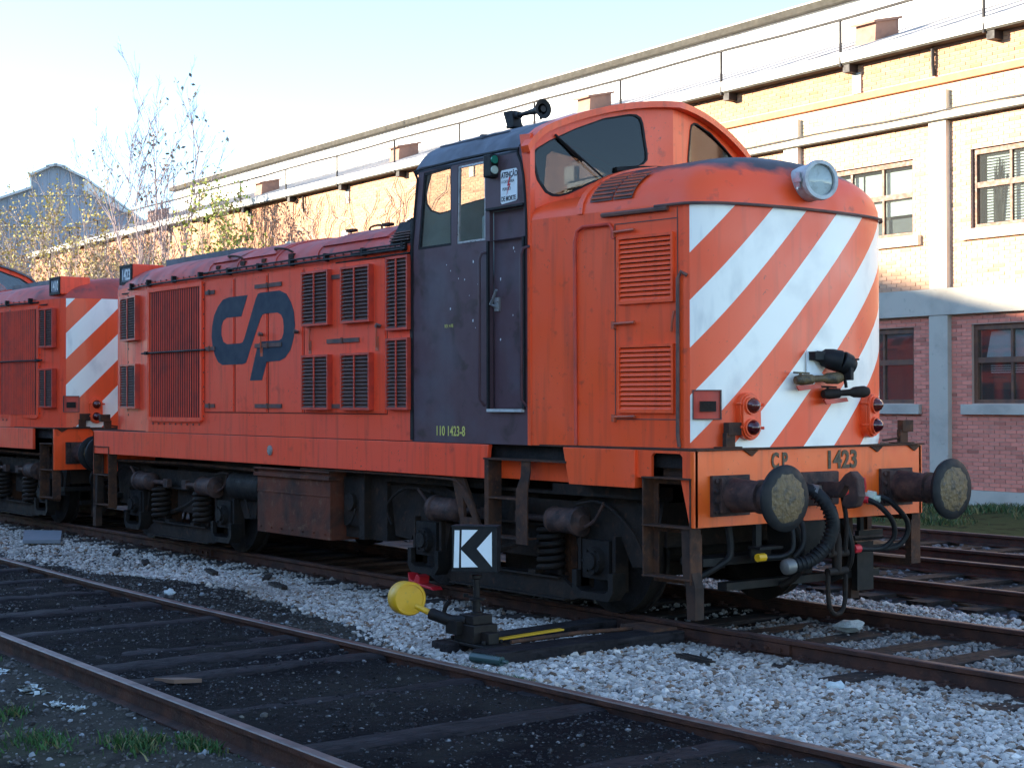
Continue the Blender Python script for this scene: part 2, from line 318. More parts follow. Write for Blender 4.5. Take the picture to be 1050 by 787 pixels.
under = np.exp(-(Y/1.2)**6)*np.clip((-.4-X)/.6,0,1); tint = blend(tint, (.013,.010,.009), under*.9)
tint = blend(tint, (.05,.07,.025), ((Y > 9)*.7)*(Y < 30)); tint = blend(tint, (.05,.043,.042), ((Y > 2.3)&(Y < 9))*.5)
tint = blend(tint, (.045,.06,.02), (Y < -6.2)*np.clip(fbm(X, Y, 1.2, 15)+.2, 0, 1)*.6)
nx, ny = len(gx), len(gy); ii = (np.arange(ny-1)[:,None]*nx+np.arange(nx-1)).ravel()
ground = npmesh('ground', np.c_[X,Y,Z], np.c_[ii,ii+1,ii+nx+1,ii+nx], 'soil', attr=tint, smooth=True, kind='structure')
# ------------------------------------------------------------------ stones
def ico():
    bm = bmesh.new(); bmesh.ops.create_icosphere(bm, subdivisions=1, radius=1); v = np.array([tuple(p.co) for p in bm.verts]); f = np.array([[q.index for q in t.verts] for t in bm.faces]); bm.free(); return v, f
IV, IF = ico()
def stones(name, P, size, tints, sink=.25, flat=.75, **kw):
    n = len(P); k = len(IV); sh = IV[None]*(1+rng.uniform(-.32,.32,(n,k,1))); sc = size[:,None]*rng.uniform(.7,1.25,(n,3)); sc[:,2] *= flat
    sh = sh*sc[:,None,:]; a = rng.uniform(0,6.283,n); b = rng.uniform(-.6,.6,n)
    ca, sa, cb, sb = np.cos(a), np.sin(a), np.cos(b), np.sin(b)
    x, y, z = sh[...,0], sh[...,1], sh[...,2]
    y2 = y*cb[:,None]-z*sb[:,None]; z2 = y*sb[:,None]+z*cb[:,None]
    x3 = x*ca[:,None]-y2*sa[:,None]; y3 = x*sa[:,None]+y2*ca[:,None]
    V = np.stack([x3+P[:,0:1], y3+P[:,1:2], z2+P[:,2:3]+(size*(flat-sink))[:,None]*.6], -1).reshape(-1,3)
    F = (IF[None]+(np.arange(n)*k)[:,None,None]).reshape(-1,3)
    return npmesh(name, V, F, 'stone', attr=np.repeat(tints, k, 0), kind='stuff', **kw)
def scatter(n, x0, x1, y0, y1, prob):
    x = rng.uniform(x0, x1, n); y = rng.uniform(y0, y1, n); k = rng.uniform(0,1,n) < prob(x, y); return x[k], y[k]
SLX = np.arange(-24.2, 9, .64)                                   # sleepers of the locomotive's track
def over_sleeper(x, y): 
    d = np.min(np.abs(x[:,None]-SLX[None]), 1); return (d < .12) & (np.abs(y) < 1.42)
def off_rail(y, r=.085):
    return (np.abs(np.abs(y)-.8675) > r)
def pb(x, y):
    p = ballast_amt(x, y)**1.3; p = np.where(over_sleeper(x, y), p*.22, p); p = p*off_rail(y)
    p = np.where((np.abs(y) < .8) & (x < -.95), p*.12, p); p = np.where((y > -1.25) & (y < -.7) & (x < -.7), p*.3, p); p = np.where((y > -3.62) & (np.abs(y-far_rail_y(x)) < .07), 0, p); return p
x1, y1 = scatter(62000, -8, 4.2, -3.45, -.9, pb); x2, y2 = scatter(20000, -24, -8, -3.3, -.9, pb); x3, y3 = scatter(30000, -5, 4.5, -.8, 2.4, pb)
x1 = np.r_[x1, x2, x3]; y1 = np.r_[y1, y2, y3]; n = len(x1)
br = rng.uniform(.55,1.25,n)*(.92+.16*fbm(x1, y1, 1.7, 21)); T = np.c_[br*.36, br*.365, br*.37]
T *= np.array([[1.45,1.26,1.10]]); nr_ = np.exp(-((np.abs(np.abs(y1)-.8675)-.08)/.16)**2)[:,None]*.45*rng.uniform(.2,1,(n,1)); T = T*(1-nr_)+np.array([[.15,.085,.055]])*nr_
stain = np.clip(fbm(x1, y1, 1.1, 31)*1.3-.15, 0, 1)*.45; T = T*(1-stain[:,None])+np.array([[.16,.115,.085]])*stain[:,None]
dirty = rng.uniform(0,1,n) < .14; T[dirty] = np.array([.19,.12,.08])*rng.uniform(.45,1.3,(dirty.sum(),1)); wht = rng.uniform(0,1,n) < .08; T[wht] *= 1.35
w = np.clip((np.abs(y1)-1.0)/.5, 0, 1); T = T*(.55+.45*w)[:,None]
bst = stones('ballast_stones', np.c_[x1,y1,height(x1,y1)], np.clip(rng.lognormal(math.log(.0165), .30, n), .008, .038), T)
tag(bst, 'pale grey crushed stone ballast lying between and beside the rails', 'ballast')
def pg(x, y):
    p = np.full(len(x), .75); p = np.where((y > near_rail_y(x)-.08) & (y < near_rail_y(x)+.08), 0, p); p = np.where((y > near_rail_y(x)) & (y < far_rail_y(x)+.07), .012+.3*np.clip((fbm(x,y,2.5,12)-.5)*4,0,1), p)
    p = np.where((y > far_rail_y(x)) & (y < -1.2), .75*(1-ballast_amt(x, y)), p); return p
x4, y4 = scatter(44000, -11, 3.5, -7.4, -2.2, pg); n = len(x4)
g = rng.uniform(.3,1.0,n); light = rng.uniform(0,1,n) < .06; T = np.c_[g*.11, g*.095, g*.085]; T[light] = np.array([.24,.245,.25])*rng.uniform(.6,1.2,(light.sum(),1))
gst = stones('dirt_gravel', np.c_[x4,y4,height(x4,y4)-.004], np.clip(rng.lognormal(math.log(.0085), .45, n), .004, .028)*np.where(light,1.25,1), T)
x7, y7 = scatter(42000, -11, 3.2, -5.7, -3.4, lambda x, y: np.where((y > near_rail_y(x)+.07) & (y < far_rail_y(x)-.07), .35+.65*np.clip(fbm(x,y,2.2,55)+.3,0,1), 0)); n = len(x7)
g = rng.uniform(.35,1.5,n); T = np.c_[g*.017, g*.0135, g*.0145]; lt = rng.uniform(0,1,n) < .007; T[lt] = np.array([.16,.14,.11])*rng.uniform(.5,1.3,(lt.sum(),1))
crumb = stones('track_bed_crumbs', np.c_[x7,y7,height(x7,y7)-.003], np.clip(rng.lognormal(math.log(.006), .5, n), .003, .02), T); tag(crumb, 'dark oily crumbs and cinders covering the boards of the nearest track', 'cinders')
tag(gst, 'loose dark grit and small stones scattered over the dirt beside the rails', 'gravel')
x5, y5 = scatter(9000, -14, 6, 2.3, 9.3, lambda x, y: np.where((np.abs(y-2.88)<.12)|(np.abs(y-4.8)<.12)|(np.abs(y-5.85)<.12)|(np.abs(y-7.9)<.12), 0, .9)); n = len(x5)
g = rng.uniform(.4,1.2,n); stones_far = stones('far_gravel', np.c_[x5,y5,height(x5,y5)-.01], rng.uniform(.02,.045,n), np.c_[g*.12,g*.12,g*.13])
tag(stones_far, 'grey gravel between the tracks beyond the locomotive', 'gravel')
# ------------------------------------------------------------------ tracks
def rail_obj(parent, pts, top, name='rail', m='rail'):
    prof = [(-.07,-.15),(.07,-.15),(.07,-.138),(.012,-.122),(.009,-.045),(.036,-.034),(.036,-.006),(.028,0),(-.028,0),(-.036,-.006),(-.036,-.034),(-.009,-.045),(-.012,-.122),(-.07,-.138)]
    b = MB(); k = len(prof); vs = [(x, y+a, z+c) for x, y, z in pts for a, c in prof]; fs = []
    for i in range(len(pts)-1):
        for j in range(k):
            if j in (6,7,8): continue
            q = (j+1)%k; fs.append((i*k+j, i*k+q, (i+1)*k+q, (i+1)*k+j))
    b.add(vs, fs); o = b.build(name, m, parent)
    t = MB(); vs = [(x, y+a, z+c) for x, y, z in pts for a, c in ((-.036,-.006),(-.028,0),(.028,0),(.036,-.006))]
    t.add(vs, [(i*4+j, (i+1)*4+j, (i+1)*4+j+1, i*4+j+1) for i in range(len(pts)-1) for j in range(3)]); t.build('running_surface', top, o); return o
def fastening_mesh():
    b = MB(); b.box(-.09,.09,-.15,.15,0,.014)
    for y in (-.105,.105): b.cyl((.03*(1 if y>0 else -1),y,.012),(.03*(1 if y>0 else -1),y,.045),.02,8); b.box(-.03,.03,y-.045,y+.02 if y<0 else y+.045,.014,.026)
    return b
tr1 = tag(empty('railway_track', (0,0,0)), 'track under the orange locomotive, rusty rails on sleepers buried in pale ballast', 'railway track')
for y in (-.8675,.8675): rail_obj(tr1, [(x, y, 0) for x in (-60,-30,-10,0,12)], 'railtop')
sp = None; fp = None
for i, x in enumerate(SLX):
    if x < -22: continue
    if sp is None:
        b = MB(); b.box(-.12,.12,-1.4,1.4,-.14,0); sp = b.build('sleeper','sleeper',tr1,bevel=.012); fp = fastening_mesh().build('rail_fastening','rail',tr1); o = sp; q = fp; o.location = (x,.02,-.118); q.location=(x,-.8675,-.128)
    else: o = copy_one(sp, tr1); o.location = (x+random.uniform(-.02,.02), random.uniform(-.05,.05), -.122+random.uniform(-.01,.008)); o.rotation_euler = (0,0,random.uniform(-.015,.015)); q = copy_one(fp, tr1, (x,-.8675,-.128))
    if x > -12: copy_one(fp, tr1, (x,.8675,-.128))
for (x, y) in ((.25,-.8675),(2.95,.8675),(-9.2,-.8675)):          # fishplates
    b = MB(); 
    for s in (-1,1): b.box(x-.3,x+.3,y+s*.012,y+s*.038,-.115,-.04)
    for k in (-.22,-.08,.08,.22): b.cyl((x+k,y-.06,-.08),(x+k,y+.06,-.08),.015,8)
    b.build('fishplate','rail',tr1)
tr2 = tag(empty('railway_track', (0,-4.5,0)), 'nearest track across the foreground, brown rails with black oily boards between them', 'railway track')
T2 = (0,4.5,0)
def fgr(f): return [(x, float(f(np.array(x)))+4.5, 0) for x in (-60,-40,-20,-12,-9.5,-8,-6,-4,-2,0,2,4,8)]
rail_obj(tr2, fgr(far_rail_y), 'railtop2'); rail_obj(tr2, fgr(near_rail_y), 'railtop2')
plank = None
for i, x in enumerate(np.arange(-13.2, 4.2, .61)):
    y0 = float(near_rail_y(x))+.05; y1_ = float(far_rail_y(np.array(x)))-.05; w = random.uniform(.2,.34); x += random.uniform(-.08,.08)
    b = MB(); n = 14; rt = []
    ztop = -.046+random.uniform(-.014,.016); top = []
    for k in range(n+1):
        yy = y0+(y1_-y0)*k/n; j = random.uniform(-.012,.012); top.append((yy, ztop+random.uniform(-.006,.006), -w/2+j, w/2+random.uniform(-.012,.012)))
    vs = []; fs = []
    for yy, zz, a, c in top: vs += [(x+a-.03,yy+4.5,zz-.06),(x+a,yy+4.5,zz-.01),(x+a+.03,yy+4.5,zz),(x+c-.03,yy+4.5,zz),(x+c,yy+4.5,zz-.01),(x+c+.03,yy+4.5,zz-.06)]
    for k in range(n):
        for q in range(5): fs.append((k*6+q,(k+1)*6+q,(k+1)*6+q+1,k*6+q+1))
    b.add(vs, fs, None, True); b.build('sleeper','oily',tr2)
tr3 = tag(empty('railway_track', (0,3.84,0)), 'track just behind the locomotive, its nearer two rails dark and the farther one shiny', 'railway track')
tr4 = tag(empty('railway_track', (0,6.87,0)), 'farthest track, rusty rails beside the grass in front of the brick workshop', 'railway track')
for tr, ys, yc, tops in ((tr3,(2.88,4.78),3.84,('railtop','railtop2')),(tr4,(5.88,7.9),6.87,('railtop','railtop'))):
    for y, tp in zip(ys, tops): rail_obj(tr, [(x,y-yc,.005) for x in (-70,-20,0,15)], tp)
    s0 = None
    for x in np.arange(-24, 6, .64):
        if s0 is None: b = MB(); b.box(-.12,.12,-1.42,1.42,-.14,0); s0 = b.build('sleeper','sleeper',tr); s0.location = (x,0,-.135)
        else: copy_one(s0, tr, (x+random.uniform(-.03,.03),random.uniform(-.06,.06),-.135+random.uniform(-.012,.008)))
# ------------------------------------------------------------------ locomotive
RX = -5.75; OFF = (RX,0,0); WB = 1.341; ZD = 1.404
def hw(x):
    if x > -2.03: return WB-(x+2.03)*(.201/1.65)
    if x < -9.75: return WB-(-9.75-x)*(.201/1.45)
    return WB
def dhw(x): return -.201/1.65 if x > -2.03 else (.201/1.45 if x < -9.75 else 0.)
def plan_front(n=26, xf=-.03, dp=.35, e=2.3, w=1.14):
    p = []
    for i in range(n+1):
        a = -math.pi/2+math.pi*i/n; s, c = math.sin(a), abs(math.cos(a))
        p.append((xf-dp+dp*c**(2/e), w*math.copysign(abs(s)**(2/e), s)))
    return p
def surf(side): return lambda x, o, z: (x, side*(hw(x)+o), z)          # o = distance proud of the body side
def loco_part(name, mb, m, parent, bevel=0): return mb.build(name, m, parent, off=OFF, bevel=bevel)
def shell(out, zs, dome, f=None):
    """loft an open outline upward: vertical wall then dome rings"""
    mb = MB(); rings = [[(x, y, z) for x, y in out] for z in zs]+dome
    n = len(out); vs = [p for r in rings for p in r]; fs = []
    for i in range(len(rings)-1):
        for j in range(n-1): fs.append((i*n+j,i*n+j+1,(i+1)*n+j+1,(i+1)*n+j))
    mb.add(vs, fs, f, True); return mb
def louvre(root, xc, zc, w, h, n, side, pro=.07, bar=True, fm='grille_red', sm='slat_dirty', tilt=38, deep=.05):
    b = MB(); t = .022
    b.box(-w/2-t,-w/2,-pro,0,-h/2-t,h/2+t).box(w/2,w/2+t,-pro,0,-h/2-t,h/2+t).box(-w/2,w/2,-pro,0,h/2,h/2+t).box(-w/2,w/2,-pro,0,-h/2-t,-h/2)
    if bar: b.box(-.009,.009,-pro-.008,-pro+.004,-h/2,h/2)
    fr = b.build('louvre', fm, root); fr.location = (xc-RX, side*hw(xc), zc)
    k = math.atan(dhw(xc)); fr.rotation_euler = (0,0,-k if side < 0 else math.pi+k)
    bk = MB(); bk.box(-w/2,w/2,-.008,-.004,-h/2,h/2); bk.build('backing','dark',fr)
    s = MB(); a = R(tilt); p = h/n; d = min(deep, p*1.25)
    s.add([(x, y, z) for x in (-w/2+.001,w/2-.001) for y, z in ((0,0),(-d*math.cos(a),-d*math.sin(a)),(-d*math.cos(a),-d*math.sin(a)+.007),(0,.007))],
          [(0,1,2,3),(4,7,6,5),(0,4,5,1),(1,5,6,2),(2,6,7,3),(3,7,4,0)])
    o = s.build('slat', sm, fr)
    y0 = -pro+d*math.cos(a)+.004; o.location = (0,y0,h/2-.5*p+d*.2)
    for i in range(1, n): copy_one(o, fr, (0,y0,h/2-(i+.5)*p+d*.2))
    return fr
def hinge_bar(mb, x, z, w, side):
    mb.box(x-w/2,x+w/2,.004,.022,z-.022,z+.022,surf(side)); mb.cyl((0,0,-.03),(0,0,.03),.012,6,f=lambda a,b,c: surf(side)(x+a,.03+b,z+c))
def bogie(root, xc):
    """a two-axle bogie as one part with its wheels, springs, axle boxes and brake cylinders as sub-parts"""
    b = MB(); ax = 1.25
    for s in (-1,1):
        f = lambda x, y, z: (xc+x, s*y, z)
        b.prism([(-2.0,.98),(-1.9,.44),(-1.62,.42),(-1.5,.62),(-1.0,.62),(-.92,.70),(.92,.70),(1.0,.62),(1.5,.62),(1.62,.42),(1.9,.44),(2.0,.98),(1.1,.98),(.9,.92),(-.9,.92),(-1.1,.98)],[],lambda a,c,t: f(a,t,c),1.02,1.075)
        b.box(-2.0,2.0,.98,1.12,.97,1.0,f); b.box(-.95,.95,1.0,1.12,.69,.71,f)
        b.prism([(-1.02,.12),(-.72,.27),(.72,.27),(1.02,.12),(.85,.08),(-.85,.08)],[],lambda a,c,t: f(a,t,c),1.06,1.10)
        b.prism([(-.85,.08),(.85,.08),(.85,.095),(-.85,.095)],[],lambda a,c,t: f(a,t,c),1.0,1.16)
        b.box(-.74,.74,1.02,1.14,.255,.27,f)
        for q in (-1,1): b.box(q*.35-.05,q*.35+.05,1.03,1.12,.27,.30,f); b.prism([(q*.92,.62),(q*1.02,.3),(q*1.1,.3),(q*1.05,.62)],[],lambda a,c,t: f(a,t,c),1.04,1.09)
        b.tube([(-.55,1.0,.36),(-.1,.98,.47),(.2,.98,.58)],.035,8,f)
        for q in (-1,1):
            b.box(q*ax-.24,q*ax-.20,1.0,1.14,.2,.66,f); b.box(q*ax+.20,q*ax+.24,1.0,1.14,.2,.66,f)
        b.tube([(-1.9,1.12,.55),(-1.95,1.14,.75),(-1.6,1.14,.93),(-1.2,1.12,.9)],.014,6,f); b.tube([(1.0,1.14,.9),(1.35,1.15,.93),(1.7,1.13,.7),(1.85,1.12,.45)],.014,6,f)
    b.box(xc-.3,xc+.3,-1.0,1.0,.4,.95); b.box(xc-.56,xc+.56,-.72,.72,.16,.8); b.box(xc-1.98,xc-1.9,-1.02,1.02,.6,.95); b.box(xc+1.9,xc+1.98,-1.02,1.02,.6,.95)
    bo = loco_part('bogie', b, 'under', root)
    for q in (-1,1):
        for s in (-1,1):
            x = xc+q*ax; r = .475
            w = MB(); prof = [(0,.05),(0,.12),(.02,.13),(.04,.38),(.02,.42),(0,.475),(.13,.465),(.13,.52-.025),(.155,.50),(.16,.40),(.12,.36),(.1,.14),(.16,.1),(.16,.05)]
            prof = [(t, rr) for t, rr in prof]; w.lathe((x,s*.935,r),(x,s*(.935-1),r),prof,36); loco_part('wheel', w, 'under2', bo)
            if s < 0: a = MB(); a.cyl((x,-.85,r),(x,.85,r),.08,14); loco_part('axle', a, 'under2', bo)
            a = MB(); a.box(x-.17,x+.17,min(s*1.0,s*1.15),max(s*1.0,s*1.15),.3,.62); a.cyl((x,s*1.13,.45),(x,s*1.2,.45),.125,16,.11); a.cyl((x,s*1.2,.45),(x,s*1.225,.45),.07,12)
            for i in range(6): an = i*math.pi/3; a.cyl((x+.095*math.cos(an),s*1.2,.45+.095*math.sin(an)),(x+.095*math.cos(an),s*1.215,.45+.095*math.sin(an)),.012,6)
            a.prism([(x-.26,.36),(x-.26,.2),(x-.2,.13),(x+.2,.13),(x+.26,.2),(x+.26,.36),(x+.2,.36),(x+.2,.22),(x+.15,.19),(x-.15,.19),(x-.2,.22),(x-.2,.36)],[],lambda u,v,t:(u,s*t,v),1.05,1.19)
            loco_part('axle_box', a, 'under2', bo)
            sp_ = MB(); xs = xc+q*.585; pts = []
            for k in range(6*14+1):
                an = 2*math.pi*k/14; pts.append((xs+.115*math.cos(an), s*1.09+.1*math.sin(an), .30+.38*k/84))
            sp_.tube(pts,.024,8,smooth=0); loco_part('coil_spring', sp_, 'under', bo)
            c = MB(); x0 = xc+q*.62; x1_ = xc+q*1.12; y = s*1.16
            c.lathe((x0,y,.76),(x1_,y,.76),[(0,.03),(.06,.05),(.14,.105),(.2,.115),(.22,.105),(.8,.11),(.83,.125),(.93,.125),(.95,.08),(1,.06)],20)
            c.cyl((x0-q*.3,y,.76),(x0,y,.76),.03,10); c.box(x0-q*.36-.06,x0-q*.36+.06,y-.03,y+.03,.71,.81)
            c.tube([(x1_,y,.72),(x1_+q*.1,y-.03*s,.78),(x1_+q*.25,y,.93)],.016,6)
            loco_part('brake_cylinder', c, 'buffer', bo)
            h = MB(); xh = xc+q*(ax-.62); h.box(xh-.03,xh+.03,min(s*.8,s*.95),max(s*.8,s*.95),.2,.7); h.box(xh+q*.03-.03,xh+q*.11,min(s*.82,s*.93),max(s*.82,s*.93),.33,.6); loco_part('brake_shoe', h, 'rust', bo)
    return bo
def ladder(root, x0, x1, side, ztop=1.17, zbot=.40):
    b = MB(); f = lambda x, y, z: (x, side*y, z)
    for x in (x0, x1):
        s = 1 if x == x0 else -1
        b.box(min(x,x+s*.012),max(x,x+s*.012),1.23,1.35,zbot-(.02 if s<0 else 0),ztop,f); b.box(min(x+s*.012,x+s*.065),max(x+s*.012,x+s*.065),1.23,1.242,zbot,ztop,f)
    b.box(x0,x1,1.230,1.2415,ztop-.045,ztop-.0005,f); b.box(x0,x1,1.230,1.2415,ztop-.415,ztop-.3705,f)
    o = loco_part('step_ladder', b, 'rust', root)
    for z in (ztop-.0, ztop-.37, zbot+.01):
        t = MB(); t.box(x0-.004,x1+.004,1.225,1.355,z,z+.012,f); t.box(x0+.015,x1-.015,1.232,1.243,z-.045,z,f); loco_part('tread', t, 'rust', o)
def buffer(root, y, d):
    """d=+1 front end, -1 rear end"""
    xb = 0 if d > 0 else -11.5; g = lambda x: xb+d*x
    b = MB(); b.box(min(g(0.002),g(.03)),max(g(0.002),g(.03)),y-.2,y+.2,.89,1.20)
    for yy in (-.165,.165):
        for zz in (.93,1.005,1.085,1.16): b.cyl((g(.03),y+yy,zz),(g(.05),y+yy,zz),.018,6)
    b.prism([(-.14,.92),(.14,.92),(.14,1.18),(-.14,1.18)],[],lambda a,c,t:(g(.03+t),y+a,c),0,.04)
    b.lathe((g(.03),y,1.05),(g(1.03),y,1.05),[(0,.135),(.05,.132),(.26,.118),(.30,.118),(.305,.128),(.345,.128),(.35,.1),(.53,.09),(.545,.12)],24)
    o = loco_part('buffer', b, 'buffer', root)
    h = MB(); h.lathe((g(.54),y,1.05),(g(1.54),y,1.05),[(0,.10),(.008,.21),(.02,.243),(.045,.248),(.06,.235),(.068,.18)],36); loco_part('buffer_head', h, 'black', o)
    h = MB(); n = 40; ring = [(1+random.uniform(-.05,.05))*.172 for _ in range(n)]; vs = [(g(.615),y,1.05)]+[(g(.6095),y+ring[i]*math.cos(6.2832*i/n),1.05+ring[i]*1.03*math.sin(6.2832*i/n)) for i in range(n)]+[(g(.605),y+ring[i]*1.06*math.cos(6.2832*i/n),1.05+ring[i]*1.08*math.sin(6.2832*i/n)) for i in range(n)]
    h.add(vs,[(0,1+i,1+(i+1)%n) for i in range(n)]+[(1+i,1+n+i,1+n+(i+1)%n,1+(i+1)%n) for i in range(n)],None,True); loco_part('grease_film', h, 'grease', o)
def numberbox(root, x, side, num, zc=3.43):
    b = MB(); f = lambda a, o, c: (x+a, side*(1.16+o), zc+c)
    b.box(-.19,.19,-.45,.0,-.13,.13,f)
    o = loco_part('number_box', b, 'orange_side', root, .02)
    b = MB(); b.prism([(-.19,-.13),(.19,-.13),(.19,.125),(-.19,.125)],[[(-.15,-.095),(-.15,.09),(.15,.09),(.15,-.095)]],lambda a,c,t: f(a,t,c),.001,.018); loco_part('box_rim', b, 'black', o)
    b = MB(); b.box(-.152,.152,.002,.006,-.097,.092,f); loco_part('number_pane', b, 'slab', o)
    ex = (1,0,0) if side < 0 else (-1,0,0); put_text('number_lettering', num, .19, 'white', o, (x-RX-(.14 if side < 0 else -.14), side*1.169, zc-.068), ex, (0,0,1), .002, .74, .004)
def make_loco(number, full):
    root = empty('diesel_locomotive', (RX,0,0))
    LP = lambda n, b, m, bev=0, par=root: loco_part(n, b, m, par, bev)
    # --- frame
    b = MB(); b.box(-11.46,-.04,-1.25,1.25,1.25,1.39); b.box(-11.4,-.1,-.5,-.42,.9,1.25).box(-11.4,-.1,.42,.5,.9,1.25); LP('underframe', b, 'under2')
    b = MB()
    b.box(-11.5,-.0,-1.325,1.325,ZD-.016,ZD-.002); LP('footplate_edge', b, 'rust')
    for s in (-1,1):
        f = lambda x, y, z: (x, s*y, z)
        b = MB(); b.box(-11.5+(.0 if s<0 else .83),-2.72,1.30,WB,1.085,ZD-.018,f)
        b.prism([(-2.72,1.085),(-2.72,ZD-.018),(-2.60,ZD-.018),(-2.66,1.085)],[],lambda a,c,t:(a,s*t,c),1.30,WB)
        LP('solebar', b, 'orange_side', .006)
        b = MB(); b.prism([(-1.47,1.085),(-1.55,ZD-.018),(-.66,ZD-.018),(-.66,1.085)],[],lambda a,c,t:(a,s*t,c),1.24,WB+.012); b.box(-2.7,-1.5,1.16,1.2,1.085,ZD-.018,f); LP('solebar', b, 'orange', .006)
        b = MB(); b.prism([(-.66,1.17),(-.66,ZD-.018),(-.0,ZD-.018),(-.0,.81),(-.06,.81),(-.16,1.17)],[[(-.49,1.175),(-.14,1.175),(-.14,1.34),(-.17,1.365),(-.46,1.365),(-.49,1.34)]],lambda a,c,t:(a,s*t,c),1.30,1.325)
        LP('headstock_side', b, 'orange')
        b = MB(); b.box(-.5,-.12,1.18,1.19,1.16,1.38,f); LP('step_recess', b, 'rust')
        b = MB(); b.box(-2.66,-1.5,1.2,1.36,1.255,1.27,f); b.box(-2.66,-2.60,1.2,1.345,.5,1.255,f); b.box(-2.60,-2.2,1.2,1.345,.915,.93,f); b.box(-2.2,-2.04,1.335,1.347,.54,1.0,f)
        b.prism([(-2.2,1.0),(-2.04,1.0),(-2.0,1.16),(-2.0,1.26),(-2.12,1.26),(-2.13,1.12)],[],lambda a,c,t:(a,s*t,c),1.335,1.347); b.box(-2.6,-2.1,1.2,1.345,.575,.59,f)
        LP('cab_step', b, 'rust')
        for d in (1,-1):
            if d > 0: ladder(root, -.57, -.03, s)
            else: ladder(root, -11.47, -10.97, s)
        b = MB(); b.tube([(-6.0,1.30,1.06),(-4.4,1.30,1.065),(-3.4,1.31,1.06),(-3.1,1.32,1.03),(-2.9,1.30,.85),(-2.85,1.28,.7)],.013,6,f); b.tube([(-11.0,1.2,1.0),(-9,1.2,1.02),(-7.2,1.2,1.0)],.02,6,f); LP('air_pipe', b, 'rust')
        b = MB(); b.prism([(-3.24,1.08),(-3.06,1.08),(-2.8,.64),(-3.1,.64)],[[(-3.07,.9),(-2.92,.72),(-3.05,.72)]],lambda a,c,t:(a,s*t,c),1.26,1.29); LP('cast_bracket', b, 'rust')
    f = None
    for d in (1,-1):
        x0, x1 = (-.04,0) if d > 0 else (-11.5,-11.46)
        b = MB(); b.prism([(-WB,ZD-.018),(-WB,.81),(WB,.81),(WB,ZD-.018)],[],lambda a,c,t:(t,a,c),x0,x1); hs = LP('headstock', b, 'orange_fresh' if d > 0 else 'orange', .004)
        b = MB(); xx = 0.0 if d > 0 else -11.5; b.box(min(xx,xx+d*.03),max(xx,xx+d*.03),-WB,WB,ZD-.014,ZD,None)
        for y in (-.74,.74,1.22): b.prism([(y-.08,ZD-.018),(y+.08,ZD-.018),(y+.01,ZD-.065)],[],lambda a,c,t:(t,a,c),*( (xx+.002,xx+.014) if d>0 else (xx-.014,xx-.002)))
        loco_part('headstock_lip', b, 'rust', hs)
        for y in (-.975,.975): buffer(root, y, d)
        g = lambda x, y, z: ((x if d > 0 else -11.5-x), y, z)
        b = MB(); b.box(0,.06,-.22,.22,.93,1.2,g); b.prism([(.06,1.0),(.06,1.12),(.28,1.13),(.34,1.19),(.40,1.22),(.47,1.16),(.48,1.02),(.44,.94),(.36,.92),(.30,.95),(.33,1.02),(.38,1.04),(.38,1.09),(.34,1.1),(.29,1.03),(.26,1.0)],[],lambda a,c,t:g(a,t,c),-.045,.045)
        ck = LP('coupling_hook', b, 'buffer', .012)
        b = MB(); ox = .22
        for y in (-.075,.075): b.tube([(ox,y,1.0),(ox+.03,y*1.1,.8),(ox+.02,y,.56)],.019,8,g)
        b.cyl((ox,-.12,.56),(ox,.12,.56),.03,10,f=g); b.lathe((ox,0,.42),(ox,0,.72),[(0,.035),(.2,.04),(.8,.04),(1,.03)],10,g)
        b.cyl((ox,-.11,.42),(ox,.11,.42),.032,10,f=g)
        b.tube([(ox,-.1,.42),(ox,-.105,.3),(ox,-.09,.16),(ox,-.04,.09),(ox,.04,.09),(ox,.09,.16),(ox,.105,.3),(ox,.1,.42)],.019,8,g); loco_part('screw_link', b, 'under', ck)
        for nm, pts, r, cock in (('air_hose',[(.05,-.33,1.08),(.22,-.27,1.06),(.32,-.2,.93),(.33,-.17,.78),(.3,-.22,.63),(.25,-.36,.52),(.2,-.55,.49)],.052,None),
                ('air_hose',[(.05,.41,.98),(.15,.47,.96),(.2,.56,.90),(.22,.68,.78),(.2,.72,.65),(.14,.64,.56),(.1,.4,.565)],.022,'redp'),
                ('air_hose',[(.05,.56,.98),(.16,.64,.97),(.2,.74,.90),(.22,.86,.78),(.2,.885,.66),(.16,.80,.565),(.1,.6,.55)],.022,'milky'),
                ('air_hose',[(.05,-.42,.84),(.14,-.43,.78),(.16,-.44,.62),(.12,-.52,.56),(.08,-.7,.56)],.02,'yellow'),
                ('air_hose',[(.06,-.3,.9),(.16,-.33,.8),(.18,-.34,.65),(.14,-.4,.55)],.022,None)):
            b = MB(); b.tube(pts,r,12,g,smooth=5); h = LP(nm, b, 'black')
            if r > .04:
                rb = MB()
                P_ = [Vector(p) for p in pts]
                for i in range(len(P_)-1):
                    for k in range(5):
                        c = P_[i].lerp(P_[i+1], k/5); dd = (P_[i+1]-P_[i]).normalized(); 
                        if i > 0: rb.cyl(tuple(c-dd*.006), tuple(c+dd*.006), r*1.09, 12, f=g)
                loco_part('hose_rib', rb, 'black', h)
                cb = MB(); cb.lathe((.0,-.36,1.09),(.26,-.24,1.05),[(0,.07),(.3,.075),(.5,.06),(1,.058)],14,g); loco_part('hose_coupling', cb, 'milkdark', h); cb = MB(); cb.lathe((.22,-.5,.495),(.2,-.60,.485),[(0,.056),(.3,.064),(.8,.06),(1,.035)],14,g); loco_part('hose_coupling', cb, 'milkdark', h)
